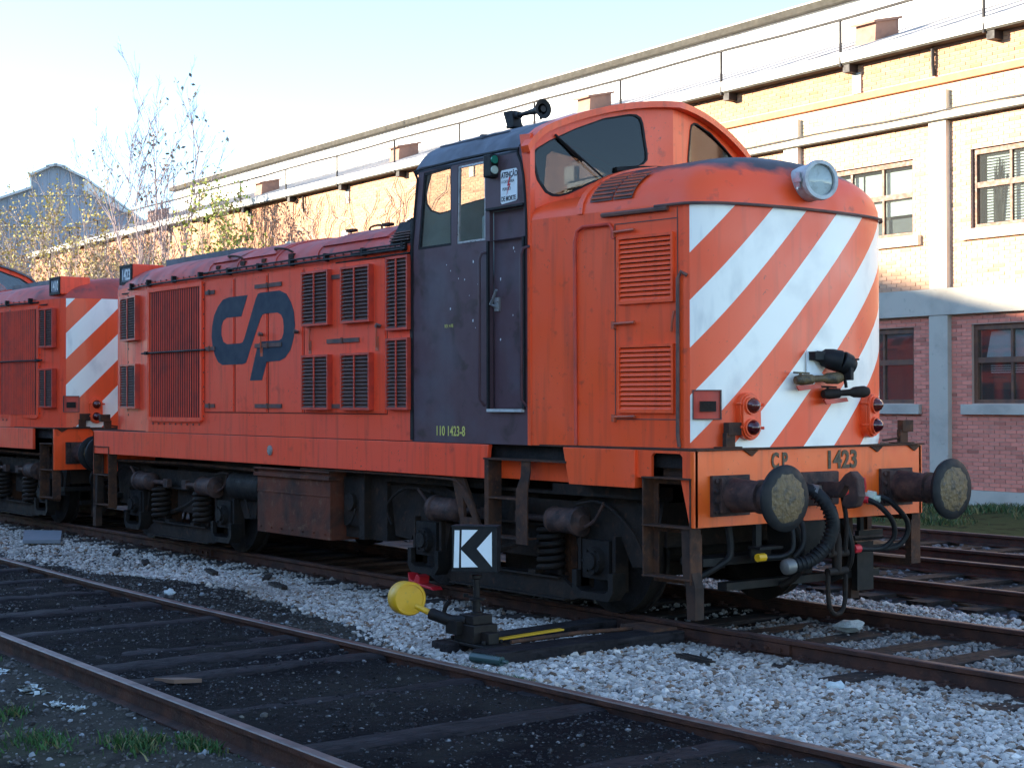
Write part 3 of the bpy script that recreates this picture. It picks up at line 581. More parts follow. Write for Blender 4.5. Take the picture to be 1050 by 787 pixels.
            if cock:
                cb = MB(); p = pts[0]; cb.lathe((0,p[1]-.03,p[2]+.005),(.16,p[1]+.04,p[2]-.02),[(0,.035),(.35,.04),(.4,.06),(.75,.058),(.8,.03),(1,.028)],12,g)
                q = pts[-1]
                if cock == 'redp': c2_ = MB(); c2_.cyl((q[0],q[1]+.01,q[2]),(q[0],q[1]-.06,q[2]),.035,8,f=g); loco_part('hose_end', c2_, cock, h); cb.tube([(.1,p[1]+.03,p[2]+.02),(.12,p[1]+.045,p[2]+.08),(.12,p[1]+.03,p[2]+.16)],.016,6,g)
                if cock == 'yellow': cb = MB(); cb.cyl((q[0],q[1]+.03,q[2]),(q[0],q[1]-.05,q[2]),.032,8,f=g)
                loco_part('air_cock', cb, cock, h)
        for ya, yb, xo in ((-1.34,-1.25,-.02),(.60,.70,-.18)):
            b = MB(); b.prism([(xo-.12,.80),(xo-.04,.80),(xo-.02,.5),(xo+.03,.36),(xo+.03,.12),(xo-.06,.12),(xo-.07,.35),(xo-.11,.48)],[],lambda a,c,t:g(a,t,c),ya,yb); LP('guard_iron', b, 'rustdark')
        b = MB(); b.box(-.35,-.1,-1.15,1.15,.5,.56,g); b.tube([(-.1,-.88,.8),(-.08,-.88,.58),(-.1,-.98,.5),(-.15,-1.14,.42)],.028,8,g); b.box(-.02,.02,-.7,-.64,.62,.81,g); b.box(-.03,.1,-.74,-.48,.62,.64,g); b.box(-.03,-.01,-.72,-.5,.54,.64,g)
        b.box(-.02,.02,.5,.8,.66,.7,g); b.box(-.02,.02,.52,.56,.7,.81,g); b.cyl((.0,.45,.64),(.0,.8,.64),.025,8,f=g); b.box(-.3,.05,-.24,.24,.55,.81,g); b.box(-.1,-.04,.55,.75,.2,.6,g); b.box(-.2,-.1,-.9,.9,.3,.36,g)
        for y in (-.3,.28): b.tube([(.05,y,.8),(.1,y+.03,.6),(.04,y+.05,.4),(-.1,y,.3)],.03,8,g)
        LP('brake_rigging', b, 'dark')
    bogie(root, -2.62); bogie(root, -9.33)
    # --- tanks under the frame
    for s in (-1,1):
        f = lambda x, y, z: (x, s*y, z)
        b = MB(); b.box(-6.99,-5.42,.9,1.29,.34,1.03,f); b.box(-7.02,-5.39,.9,1.325,.955,.995,f); b.box(-7.02,-5.39,.9,1.325,1.03,1.05,f); b.box(-6.99,-5.42,1.29,1.297,.78,.80,f)
        for k in range(7): b.cyl((-6.9+k*.23,1.29,.40),(-6.9+k*.23,1.303,.40),.012,6,f=f)
        LP('fuel_tank', b, 'tank', .006)
        b = MB(); b.box(-5.38,-4.6,.2,1.12,.38,1.06,f); b.box(-5.36,-5.0,1.12,1.16,.5,1.0,f); b.box(-5.0,-4.9,1.12,1.2,.38,1.06,f); b.cyl((-5.2,1.12,.75),(-5.2,1.2,.75),.09,14,f=f); b.tube([(-5.3,1.17,.5),(-5.15,1.2,.55),(-5.1,1.18,.68)],.012,6,f); LP('battery_box', b, 'under')
        b = MB(); b.cyl((-7.9,1.05,.8),(-7.15,1.05,.8),.17,18,f=f); b.box(-7.8,-7.1,.8,1.1,.95,1.1,f); LP('air_reservoir', b, 'under2')
        for a_, b_ in ((-4.62,-2.9),(-8.3,-7.1),(-1.9,-.7)): b = MB(); b.box(a_,b_,.9,1.18,.98,1.07,f); LP('cable_tray', b, 'under')
    b = MB(); b.cyl((-8.35,-1.342,1.24),(-8.35,-1.352,1.24),.055,20); b.cyl((-8.35,-1.352,1.24),(-8.35,-1.358,1.24),.035,16)
    for v in range(len(b.v)): b.v[v] = (b.v[v][0]+1.75, b.v[v][1], b.v[v][2])
    LP('filler_plate', b, 'steel')
    # --- rear (long) hood
    pl_ = plan_front(); out = [(-3.815,-WB),(-5.5,-WB),(-7.5,-WB),(-9.0,-WB),(-9.75,-WB),(-10.4,-hw(-10.4)),(-10.9,-hw(-10.9))]
    rear = [(-11.5-x, y) for x, y in pl_]; full_out = out+rear+[(x,-y) for x, y in reversed(out)]
    nsk = 3
    def dome(outl, zg, H, D, xref, dirn, n=9, e=2.2, clampx=None):
        rings = []
        for i in range(0, n+1):
            th = math.pi/2*i/n; c = max(0,math.cos(th))**(2/e); s_ = math.sin(th)**(2/e); r = []
            for x, y in outl:
                L = abs(x-xref); full = 1-min(1, max(0, (L-(2.0 if D else 0))*1)) if False else 1
                LL = abs((-.03 if dirn>0 else -11.47)-xref); x2 = xref+(x-xref)*(1-D/LL*(1-c)); y2 = y*max(c,.001)
                if clampx: x2 = clampx(x2, y2)
                hh = H*(1-(.40*min(1,max(0,(-1.44-x)/.05)) if dirn > 0 else 0))
                r.append((x2, y2, zg+hh*s_))
            rings.append(r)
        return rings
    ZG = 3.245
    i0 = len(out)+nsk; i1 = len(full_out)-i0
    b = shell(full_out[:i0], [ZD-.01,2.3,ZG], []); b.sm = [False]*len(b.f); hood = LP('long_hood', b, 'orange_side'); b2 = shell(full_out[i1-1:], [ZD-.01,2.3,ZG], []); b2.sm = [False]*len(b2.f); loco_part('hood_side_sheet', b2, 'orange_side', hood)
    def striped(outl, parent):
        mb = shell(outl, [ZD-.01,1.9,2.4,2.9,ZG if outl[0][0] < -5 else 3.31], []); mb.sm = [True]*len(mb.f)
        o = loco_part('striped_end_sheet', mb, 'stripes', parent)
        s = [0]
        for i in range(len(outl)-1): s.append(s[-1]+math.dist(outl[i],outl[i+1]))
        me = o.data; uv = me.uv_layers.new(name='UVMap')
        for lp in me.loops:
            c = me.vertices[lp.vertex_index].co; k = min(range(len(outl)), key=lambda i: (outl[i][0]-RX-c.x)**2+(outl[i][1]-c.y)**2); uv.data[lp.index].uv = (s[k]+.05, c.z-(.2 if outl[0][0] < -5 else 0))
        return o
    striped(list(reversed(full_out[i0-1:i1])), hood)
    b = MB(); rg = dome(full_out, ZG, .35, .5, -3.815, -1); n = len(full_out); b.add([p for r in rg for p in r], [(i*n+j,i*n+j+1,(i+1)*n+j+1,(i+1)*n+j) for i in range(len(rg)-1) for j in range(n-1)], None, True)
    roof = loco_part('hood_roof', b, 'roofred', hood)
    def rsec(x, lift=0., e=2.2, H=.35, zg=ZG, w=None, n=16):
        w = w or hw(x); return [(x, -(w+lift)*math.copysign(abs(math.cos(a))**(2/e), math.cos(a)), zg+(H+lift)*abs(math.sin(a))**(2/e)) for a in [math.pi*i/n for i in range(n+1)]]
    for x in (-8.1,-7.4,-6.5,-5.6,-4.22):                         # roof joints as raised cover strips
        b = MB(); A = rsec(x-.025,.012); B = rsec(x+.025,.012); C0 = rsec(x-.025,-.01); D0 = rsec(x+.025,-.01); n = len(A)
        b.add(A+B+C0+D0, [(j,j+1,n+j+1,n+j) for j in range(n-1)]+[(j,j+1,2*n+j+1,2*n+j) for j in range(n-1)]+[(n+j,n+j+1,3*n+j+1,3*n+j) for j in range(n-1)], None, True); loco_part('roof_joint', b, 'roofred', roof)
    for xa, xb_, m_ in ((-8.06,-7.44,'orange_side'),(-7.36,-6.54,'orange_side'),(-5.56,-4.3,'orange_side')):      # raised removable covers
        b = MB(); A = rsec(xa+.02,.022,n=20)[2:-2]; B = rsec(xb_-.02,.022,n=20)[2:-2]; C0 = rsec(xa,.0,n=20)[2:-2]; D0 = rsec(xb_,.0,n=20)[2:-2]; n = len(A)
        b.add(A+B+C0+D0, [(j,j+1,n+j+1,n+j) for j in range(n-1)]+[(j,j+1,2*n+j+1,2*n+j) for j in range(n-1)]+[(n+j,n+j+1,3*n+j+1,3*n+j) for j in range(n-1)]+[(0,n,3*n,2*n),(n-1,2*n-1,4*n-1,3*n-1)], None, True); loco_part('roof_cover', b, 'roofred', roof)
    b = MB(); b.box(-10.4,-8.3,-.8,.8,3.5,3.605); loco_part('fan_cowl', b, 'roofgrey', roof, )
    for s in (-1,1):                                              # curved exhaust or intake slats beside the cab
        for k in range(7):
            b = MB(); z = 3.30+k*.028; b.box(-4.18,-3.84,.0,.035,z,z+.012,lambda x,o,zz: (x, s*(1.33-.018*k*k*.35+o), zz)); loco_part('roof_slat', b, 'slat_dirty', roof)
        b = MB(); b.box(-4.2,-3.83,-.03,.012,3.27,3.5,lambda x,o,zz: (x, s*(1.335-max(0,zz-3.3)*.6+o), zz)); loco_part('vent_back', b, 'dark', roof)
        b = MB(); f = lambda x, o, z: (x, s*(hw(x)+o), z)
        for z, x0, x1, r in ((3.215,-10.6,-3.86,.013),(3.262,-8.2,-3.86,.011),(3.235,-4.9,-3.86,.011)):
            b.tube([(x0+(x1-x0)*k/10,.045 if k else .01,z) for k in range(11)], r, 6, f, smooth=0)
        for x in np.arange(-10.4,-3.9,.72): b.box(x-.02,x+.02,0,.055,3.2,3.28,f)
        b.box(-10.85,-3.84,0,.03,3.165,3.18,f); LP('hood_gutter', b, 'dark')
        for x in (-7.6,-6.5):
            b = MB(); b.tube([(x-.15,.0-.12,3.42),(x-.1,-.06,3.43),(x+.2,-.04,3.40),(x+.35,-.08,3.33)],.013,6,f); b.box(x+.3,x+.4,-.1,.0,3.29,3.34,f); LP('roof_grab_handle', b, 'rust')
            b = MB(); b.box(x-.3,x-.22,-.08,.0,3.29,3.33,f); LP('roof_catch', b, 'rust')
        for x in (-5.35,-4.65): b = MB(); b.tube([(x,-.5,3.52),(x,-.5,3.58),(x+.2,-.5,3.585),(x+.22,-.5,3.52)],.012,6,f); LP('roof_grab_handle', b, 'rust'); b = MB(); b.box(x-.25,x-.12,-.42,-.35,3.54,3.57,f); LP('roof_catch', b, 'rust')
    zt, zb = 3.13, 1.66
    for s in (-1,1):
        near = s < 0
        b = MB(); f = surf(s)
        for x in (-10.66 if near else -10.62,-8.18 if near else -9.3,-7.42,-6.64,-5.86,-4.25): b.box(x-.004,x+.004,.0005,.003,1.64,3.16,f)
        b.box(-8.18,-4.25,.0005,.003,1.64,1.648,f); b.box(-3.84,-3.83,0,.01,ZD,3.2,f); loco_part('door_seam', b, 'dark', hood)
        for x0, x1 in ((-8.16,-7.44),(-7.40,-6.66),(-6.62,-5.88),(-5.84,-4.27)):
            b = MB(); b.box(x0+.012,x1-.012,.0015,.009,1.655,3.15,f); dr = loco_part('access_door', b, 'orange_side', hood)
            for z in (3.03,2.38,1.72): 
                b = MB()
                if x0 < -7.5: hinge_bar(b, x0+.14, z, .24, s)
                elif x0 < -7: pass
                elif x0 < -6: hinge_bar(b, x0+.0, z, .6, s)
                else: hinge_bar(b, (x0+x1)/2, z, .62, s)
                if b.v: loco_part('hinge_strap', b, 'slat_dirty', dr)
            b = MB()
            if x0 > -7.5: b.tube([(x1-.12,.02,2.50),(x1-.1,.05,2.52),(x1-.02,.05,2.5)],.01,6,f); b.cyl((x1-.1,0,2.5),(x1-.1,.06,2.5),.018,8,f=f)
            if b.v: loco_part('door_handle', b, 'slat_dirty', dr)
        for x in (-6.78,-5.72,-5.0 if False else -4.42): 
            b = MB(); b.tube([(x,.01,2.52),(x+.02,.03,2.48),(x+.0,.02,2.3)],.008,6,f); b.box(x-.03,x+.03,.003,.012,2.26,2.4,f); loco_part('door_catch', b, 'slat', hood)
        if near: LV = ((-5.54,.50),(-4.75,.50)); RL = (-10.45,.66); GR = (-9.67,-8.26)
        else: LV = ((-5.54,.50),(-4.75,.50)); RL = (-10.9,.36); GR = (-10.58,-9.36)
        for xc, w in LV: louvre(root, xc, 2.83, w, .52, 14, s); louvre(root, xc, 1.965, w, .52, 14, s)
        louvre(root, -4.02, 2.80, .34, .66, 18, s, pro=.05); louvre(root, -4.02, 2.03, .34, .64, 18, s, pro=.05)
        louvre(root, RL[0], 2.83, RL[1], .52, 16, s); louvre(root, RL[0], 1.965, RL[1], .52, 16, s)
        # radiator grille with upright slats
        x0, x1 = GR; b = MB(); f = surf(s)
        for a, c in ((x0-.05,x0),(x1,x1+.05)): b.box(a,c,0,.03,1.55,3.17,f)
        b.box(x0,x1,0,.03,3.12,3.17,f); b.box(x0,x1,0,.03,1.53,1.58,f); gr = LP('radiator_grille', b, 'orange_side')
        b = MB(); b.box(x0,x1,.002,.005,1.58,3.12,f); loco_part('backing', b, 'dark', gr)
        b = MB(); b.tube([(x0-.2,.05,2.37),((x0+x1)/2,.052,2.37),(x1+.18,.05,2.37)],.012,6,f,smooth=0); b.box(x0-.08,x0-.02,.02,.06,2.35,2.39,f); loco_part('locking_bar', b, 'dark', gr)
        k = int((x1-x0)/.06)
        for i in range(k):
            x = x0+(i+.5)*(x1-x0)/k; b = MB(); wv = .0125 if i % 6 else .008
            b.add([(x-wv,.006,z) for z in (1.58,3.12)]+[(x-wv*.1,.02,z) for z in (1.58,3.12)]+[(x+wv,.008,z) for z in (1.58,3.12)],[(0,1,3,2),(2,3,5,4),(0,2,4),(1,5,3)],f); loco_part('upright_slat', b, 'grille_red', gr)
    for s in (-1,1):
        b = MB(); f = surf(s)
        for x in (-8.21,-9.735,-10.63):
            for z in np.arange(1.6,3.15,.17): b.cyl((x,0,z),(x,.008,z),.011,6,f=f)
        for x in np.arange(-10.5,-3.9,.16): b.cyl((x,0,ZG+.005),(x,.012,ZG+.005),.010,6,f=f)
        for x in np.arange(-9.6,-8.3,.16): b.cyl((x,0,1.50),(x,.01,1.50),.011,6,f=f)
        LP('bolt_rows', b, 'slat_dirty')['kind'] = 'stuff'
    # --- nose (short) hood
    V = lambda y: -2.03+.38*(1-min(1,abs(y)/1.3))-.015
    fo = [(-2.03,-WB),(-1.7,-hw(-1.7)),(-1.49,-hw(-1.49)),(-1.44,-hw(-1.44)),(-1.3,-hw(-1.3)),(-.9,-hw(-.9)),(-.6,-hw(-.6))]; nose = fo+pl_+[(x,-y) for x, y in reversed(fo)]
    i0 = len(fo)+nsk; i1 = len(nose)-i0; ZN = 3.31
    b = shell(nose[:i0], [ZD-.01,2.4,ZN], []); b.sm = [False]*len(b.f); nh = LP('nose_hood', b, 'orange'); b2 = shell(nose[i1-1:], [ZD-.01,2.4,ZN], []); b2.sm = [False]*len(b2.f); loco_part('hood_side_sheet', b2, 'orange', nh)
    sp_ = striped(nose[i0-1:i1], nh)
    b = MB(); rg = dome(nose, ZN, .47, .62, -2.03, 1, n=12, clampx=lambda x, y: max(x, V(y))); n = len(nose)
    b.add([p for r in rg for p in r], [(i*n+j,i*n+j+1,(i+1)*n+j+1,(i+1)*n+j) for i in range(len(rg)-1) for j in range(n-1)], None, True); nr = loco_part('nose_roof', b, 'soot', nh)
    b = MB(); A = [(-1.44,o_) for o_ in (0,)]
    def nsec(x, lift, n=20): 
        w = hw(x); return [(x, -(w+lift)*math.copysign(abs(math.cos(a))**(2/2.2), math.cos(a)), ZN+(.47+lift)*abs(math.sin(a))**(2/2.2)) for a in [math.pi*i/n for i in range(n+1)]]
    A = nsec(-1.44,.016)[0:9]; B = nsec(-1.38,.016)[0:9]; C0 = nsec(-1.44,-.01)[0:9]; D0 = nsec(-1.38,-.01)[0:9]; n = len(A)
    b.add(A+B+C0+D0, [(j,j+1,n+j+1,n+j) for j in range(n-1)]+[(j,j+1,2*n+j+1,2*n+j) for j in range(n-1)]+[(n+j,n+j+1,3*n+j+1,3*n+j) for j in range(n-1)], None, True); loco_part('hood_edge_strip', b, 'orange', nr)
    b = MB(); gp = [(x,y) for x, y in nose if x > -1.02]
    b.tube([(x+(.03 if abs(y)<1.0 else .012), y*(1.025), ZN-.012) for x, y in gp if (x > -.62 )], .012, 6, smooth=0); b.tube([(x,-(hw(x)+.025),3.275) for x in (-1.15,-.8,-.46)],.02,6,smooth=0)
    LP('nose_rain_strip', b, 'slat_dirty')
    b = MB()
    for x in (-.2,): pass
    for s in (-1,1):
        f = surf(s)
        for zc in (2.815,1.945):
            louvre(root, -.70, zc, .54, .50, 13, s, pro=.03, bar=False, fm='orange', sm='orange', tilt=55, deep=.031)
        d = MB(); d.box(-1.035,-1.027,.0005,.004,1.62,3.2,f).box(-1.035,-.39,.0005,.004,1.618,1.626,f).box(-1.035,-.39,.0005,.004,3.19,3.198,f).box(-.385,-.377,.0005,.004,1.42,3.28,f); loco_part('door_seam', d, 'slat_dirty', nh)
        d = MB(); d.tube([(-.29,1.13,2.74),(-.33,1.155,2.77),(-.36,1.162,2.72),(-.365,1.162,1.5),(-.36,1.15,1.41)],.015,8,lambda x,y,z:(x,s*y,z),smooth=0); LP('corner_conduit', d, 'slat_dirty')
        d = MB(); d.tube([(-1.46,.012,1.41),(-1.46,.02,3.08),(-1.43,.022,3.17),(-1.36,.025,3.2),(-1.07,.025,3.2),(-1.04,.022,3.16),(-1.035,.02,3.08)],.014,8,f,smooth=0); LP('drain_pipe', d, 'grille_red')
        for z in (3.13,2.39,1.64): d = MB(); d.tube([(-1.04,.02,z),(-.80,.03,z+.005)],.012,6,f,smooth=0); d.box(-1.05,-1.02,0,.03,z-.04,z+.02,f); LP('hinge_strap', d, 'slat')
        d = MB(); d.tube([(-.405,.015,2.47),(-.41,.03,2.40),(-.43,.02,2.31)],.01,6,f,smooth=0); LP('door_catch', d, 'slat')
        # shoulder ventilation slats
        for (xa, xb_) in ((-1.30,-1.08),(-1.045,-.86)):
            for k in range(7):
                th = R(11+k*4.4); d = MB(); c, s_ = math.cos(th)**(2/2.2), math.sin(th)**(2/2.2)
                ff = lambda x, o, zz: (x, s*((hw(x))*c+o), ZN+.47*s_+zz); d.box(xa,xb_,.006,.024,.004,.016,ff); loco_part('shoulder_slat', d, 'slat', nr)
            d = MB(); vs = []
            for k in range(8):
                th = R(8+k*4.4); c, s_ = math.cos(th)**(2/2.2), math.sin(th)**(2/2.2)
                vs += [(x, s*(hw(x)*c+.011), ZN+.47*s_+.008) for x in (xa-.01,xb_+.01)]
            d.add(vs,[(2*k,2*k+1,2*k+3,2*k+2) for k in range(7)]); loco_part('vent_back', d, 'slat_dirty', nr)
        # tail lamp clusters, both ends
    for d in (1,-1):
        g = lambda x, y, z: ((x if d > 0 else -11.5-x), (y if d > 0 else -y), z)
        def xf(y): return -.38+.35*max(0,1-(abs(y)/1.14)**2.3)**(1/2.3)
        for yc in (-.69,.71):
            an = math.atan2(yc*.0, 1); x0 = xf(yc)-.04
            tilt = .20*(1 if yc > 0 else -1)
            gg = lambda a, o, c: g(x0+o*math.cos(tilt)-a*math.sin(tilt), yc+a*math.cos(tilt)+o*math.sin(tilt), 1.645+c)
            b = MB(); pr = []
            for k in range(28): 
                t = 2*math.pi*k/28; pr.append((.092*math.cos(t)*1.0, .10*math.sin(t)+(.085 if math.sin(t) > 0 else -.085)))
            b.prism(pr,[],lambda a,c,t: gg(a,t,c),0,.10); b.prism([(a*.9,c*.94) for a,c in pr],[],lambda a,c,t: gg(a,t,c),.10,.125)
            for zz in (.1,-.08): b.cyl((-.1,.06,zz),(-.085,.115,zz),.012,6,f=gg); b.cyl((.09,.09,zz-.01),(.115,.12,zz-.01),.012,6,f=gg)
            lc = LP('lamp_cluster', b, 'orange', .008)
            for zz, mm in ((.085,'amber'),(-.085,'redlens')):
                b = MB(); b.lathe((0,.126,zz),(0,.20,zz),[(0,.060),(.3,.056),(.7,.042),(.95,.02),(1,.004)],20,gg); loco_part('lamp_lens', b, mm, lc)
                b = MB(); b.lathe((0,.12,zz),(0,.145,zz),[(0,.070),(1,.070),(1,.060),(.2,.060)],20,gg,caps=False); loco_part('lamp_rim', b, 'orange', lc)
        pf = plan_front(60); cs_ = [0]
        for i in range(60): cs_.append(cs_[-1]+math.dist(pf[i],pf[i+1]))
        def NS(q, o, z):
            k = min(max(1, next((i for i in range(61) if cs_[i] >= q), 60)), 60); t = (q-cs_[k-1])/(cs_[k]-cs_[k-1]); a_, b_ = Vector(pf[k-1]), Vector(pf[k]); p = a_.lerp(b_, t); n_ = Vector((b_.y-a_.y, a_.x-b_.x)).normalized(); p = p+n_*o; return g(p.x, p.y, z)
        qs = [.14+.042*i for i in range(8)]
        def curved(z0, z1, o0, o1, qa, qb, n=6):
            m_ = MB(); vs = [NS(qa+(qb-qa)*i/n, o, z) for i in range(n+1) for z in (z0,z1) for o in (o0,o1)]
            m_.add(vs, [q for i in range(n) for q in ((4*i,4*i+4,4*i+6,4*i+2),(4*i+1,4*i+5,4*i+7,4*i+3),(4*i,4*i+4,4*i+5,4*i+1),(4*i+2,4*i+6,4*i+7,4*i+3))]+[(0,1,3,2),(4*n,4*n+1,4*n+3,4*n+2)]); return m_
        jr = LP('jumper_recess', curved(1.63,1.845,.002,.006,.135,.34), 'grille_red')
        for z0, z1, qa, qb in ((1.845,1.853,.127,.348),(1.622,1.63,.127,.348),(1.63,1.845,.127,.135),(1.63,1.845,.34,.348)): loco_part('recess_rim', curved(z0,z1,.002,.022,qa,qb,3), 'slat_dirty', jr)
        loco_part('jumper_socket', curved(1.685,1.765,.006,.035,.18,.30), 'under', jr)
        for y in (-.90,1.17):
            b = MB(); b.box(-.09,-.05,y-.05,y+.05,1.404,1.52,g); b.box(-.1,-.04,y-.03,y+.11,1.5,1.6,g); b.box(-.12,-.02,y-.12,y+.1,1.404,1.414,g); LP('lamp_bracket', b, 'rust', .004)
        b = MB(); b.tube([(-.1,.95,1.43),(-.08,1.05,1.44),(-.08,1.14,1.45)],.01,6,g); LP('deck_rod', b, 'rust')
        # jumper plug and two brass cocks
        b = MB(); b.prism([(-.08,1.97),(-.08,2.17),(.05,2.02),(.12,1.97)],[],lambda a,c,t: g(xf(0)+.01+t,a,c),0,.012); LP('plug_shroud', b, 'white')
        b = MB(); b.lathe((xf(0)-.0,.04,2.13),(.10,.20,2.08),[(0,.04),(.2,.045),(.3,.07),(.6,.085),(1,.09)],16,g); b.lathe((.10,.20,2.08),(.15,.30,2.03),[(0,.092),(.6,.088),(.8,.07),(1,.055)],16,g)
        b.box(.12,.2,.22,.31,2.09,2.105,g); b.tube([(.1,.22,1.97),(.1,.25,1.92),(.1,.26,1.87)],.015,6,g); b.box(.1,.2,.2,.24,1.93,2.06,g); b.box(-.03,.06,-.06,.1,2.09,2.16,g); LP('jumper_plug', b, 'black', .006)
        for y0, z0, mm in ((-.24,1.93,'grease'),(.08,1.82,'under')):
            b = MB(); b.lathe((.03,y0-.02,z0),(.12,y0+.42,z0+.02),[(0,.03),(.12,.045),(.35,.04),(.38,.025),(.6,.028),(.7,.045),(.9,.05),(1,.035)],12,g); b.cyl((.03,y0+.04,z0),(.03,y0+.04,z0+.06),.012,6,f=g); b.tube([(.03,y0-.04,z0+.06),(.03,y0+.14,z0+.055)],.008,6,g,smooth=0); b.cyl((-.05,y0+.06,z0),(.05,y0+.06,z0),.035,8,f=g); ck = LP('brass_cock', b, mm)
            b = MB(); b.prism([(y0-.03,z0-.045),(y0+.24,z0-.03),(y0+.26,z0-.06),(y0+.0,z0-.085)],[],lambda a,c,t: g(t,a,c),.04,.055); loco_part('cock_handle', b, 'grille_red', ck)
    # headlamp on the nose
    if True:
        b = MB(); c0 = Vector((-.22,.02,3.50)); b.lathe((-.32,.05,3.50),(.10,-.055,3.52),[(0,.09),(.2,.135),(.55,.15),(.93,.15),(1,.155)],32); hl = LP('headlamp', b, 'lampgrey')
        b = MB(); b.lathe((.08,-.05,3.52),(.14,-.065,3.522),[(0,.155),(.4,.163),(1,.157),(1,.128),(.6,.125)],32,caps=False); loco_part('lamp_rim', b, 'lampgrey', hl, .0)
        b = MB(); b.lathe((.0,-.03,3.518),(.10,-.055,3.52),[(0,.02),(.1,.065),(.4,.105),(1,.128)],28,caps=False); b.cyl((-.02,-.025,3.518),(.03,-.038,3.518),.03,12); loco_part('reflector', b, 'chrome', hl)
        b = MB(); b.lathe((.115,-.058,3.521),(.14,-.065,3.521),[(0,.128),(.5,.11),(1,.004)],28); loco_part('lamp_glass', b, 'glass', hl)
        b = MB(); b.box(.01,.05,-.225,-.205,3.45,3.58).box(-.01,.07,-.235,-.22,3.50,3.53).cyl((.03,-.23,3.44),(.03,-.23,3.46),.012,6).cyl((.04,.12,3.5),(.06,.19,3.49),.018,8); loco_part('lamp_catch', b, 'steel', hl)
    # --- cab
    ZS = 3.18; zr = lambda y: 4.40-.19*y*y; top = zr
    def up(s): return lambda x, z, t: (x, s*(1.343-t), z)
    for s in (-1,1):
        fl = lambda x, z, t: (x, s*(1.343-t), z)
        b = MB(); b.prism([(-3.81,ZD-.012),(-2.035,ZD-.012),(-2.035,ZS),(-3.81,ZS)],[[(-2.575,1.70),(-2.575,ZS-.001),(-2.085,ZS-.001),(-2.085,1.70)]],fl,0,.04)
        cs = LP('cab_side', b, 'purple')
        b = MB(); b.prism([(-3.81,ZS),(-2.035,ZS),(-2.035,3.4),(-2.06,3.65),(-2.12,3.96),(-3.69,3.96)],[[(-3.71,3.19),(-3.61,3.90),(-3.165,3.92),(-3.165,3.19)],[(-3.08,3.19),(-3.06,3.90),(-2.64,3.90),(-2.64,3.19)],[(-2.575,3.181),(-2.575,3.44),(-2.085,3.44),(-2.085,3.181)]],up(s),0,.04); loco_part('upper_side', b, 'purple', cs)
        for poly in ([(-3.705,3.195),(-3.607,3.897),(-3.167,3.915),(-3.167,3.195)],[(-3.077,3.195),(-3.057,3.897),(-2.643,3.897),(-2.643,3.195)]):
            cx = sum(p[0] for p in poly)/4; cz = sum(p[1] for p in poly)/4; inn = [(cx+(a-cx)*.93, cz+(c-cz)*.95) for a, c in poly]
            b = MB(); b.prism(poly,[inn],up(s),.005,.03); wf = LP('side_window', b, 'black' if poly[0][0] < -3.5 else 'steel')
            b = MB(); b.prism(inn,[],up(s),.014,.019); loco_part('window_pane', b, 'glass', wf)
        # recessed door
        b = MB(); b.prism([(-2.57,1.705),(-2.09,1.705),(-2.09,ZS),(-2.57,ZS)],[],fl,.045,.075); b.prism([(-2.57,ZS),(-2.09,ZS),(-2.09,3.435),(-2.57,3.435)],[],up(s),.045,.075); dr = LP('cab_door', b, 'purple')
        b = MB()
        b.box(-2.60,-2.575,-.001,.02,1.7,3.18,lambda x,o,z:(x,s*(1.344+o-.0),z)); b.box(-2.085,-2.06,-.001,.02,1.7,3.18,lambda x,o,z:(x,s*(1.344+o),z)); b.box(-2.6,-2.06,-.001,.03,3.445,3.465,lambda x,o,z:(x,s*(1.344+o),z)); loco_part('door_rail', b, 'black', dr)
        b = MB(); b.box(-2.58,-2.08,-.03,.035,1.675,1.70,lambda x,o,z:(x,s*(1.344+o),z)); loco_part('door_sill', b, 'lampgrey', dr)
        b = MB(); b.tube([(-2.54,1.31,2.60),(-2.54,1.36,2.62),(-2.44,1.37,2.74)],.014,8,lambda x,y,z:(x,s*y,z),smooth=0); b.box(-2.55,-2.48,1.29,1.315,2.56,2.68,lambda x,y,z:(x,s*y,z)); loco_part('door_handle', b, 'steel', dr)
        for x in (-2.66,-2.055):
            b = MB(); b.tube([(x,1.343,1.73),(x,1.395,1.78),(x,1.395,3.02),(x+.03,1.395,3.07),(x+.05,1.343,3.09)],.013,8,lambda x,y,z:(x,s*y,z),smooth=0); LP('grab_rail', b, 'purple')
        b = MB(); b.box(-3.83,-3.79,-.012,.008,ZD,3.5,lambda x,o,z:(x,s*(1.343+o),z)); 
        b.tube([(-3.81,1.345,3.1),(-3.80,1.345,3.25),(-3.71,1.345,3.85),(-3.66,1.345,3.94),(-2.3,1.345,3.955),(-2.16,1.345,3.90),(-2.08,1.345,3.7),(-2.045,1.345,3.35),(-2.04,1.345,3.1)],.014,6,lambda x,y,z:(x,s*y,z),smooth=2); LP('cab_side_beading', b, 'black')
        # orange fillet between cab side and windscreen
        b = MB(); b.prism([(-2.035,ZD-.012),(-1.99,ZD-.012),(-1.99,4.05),(-2.14,4.06),(-2.12,3.96),(-2.06,3.65),(-2.035,3.4)],[],lambda x,z,t:(x,s*(1.343-t),z),0,.05); LP('cab_corner_post', b, 'orange')
        # windscreen half
        F = lambda y, z, t: (-2.03+.38*(1-y/1.3)-t, s*y, z)
        arch = [(y, top(y)-.012) for y in np.linspace(1.32,.0,14)]
        tl = 1.33
        win = [(1.285,3.895),(1.255,3.935),(1.14,4.01),(.9,4.13),(.64,4.235),(.41,4.285),(.35,4.285),(.305,4.26),(.285,4.21),(.245,3.95),(.245,3.89),(.28,3.85),(.46,3.785),(.76,3.66),(.97,3.555),(1.06,3.53),(1.12,3.53),(1.18,3.56),(1.25,3.66),(1.285,3.79),(1.29,3.86)]
        body = [(0,3.2),(1.335,3.2)]+arch
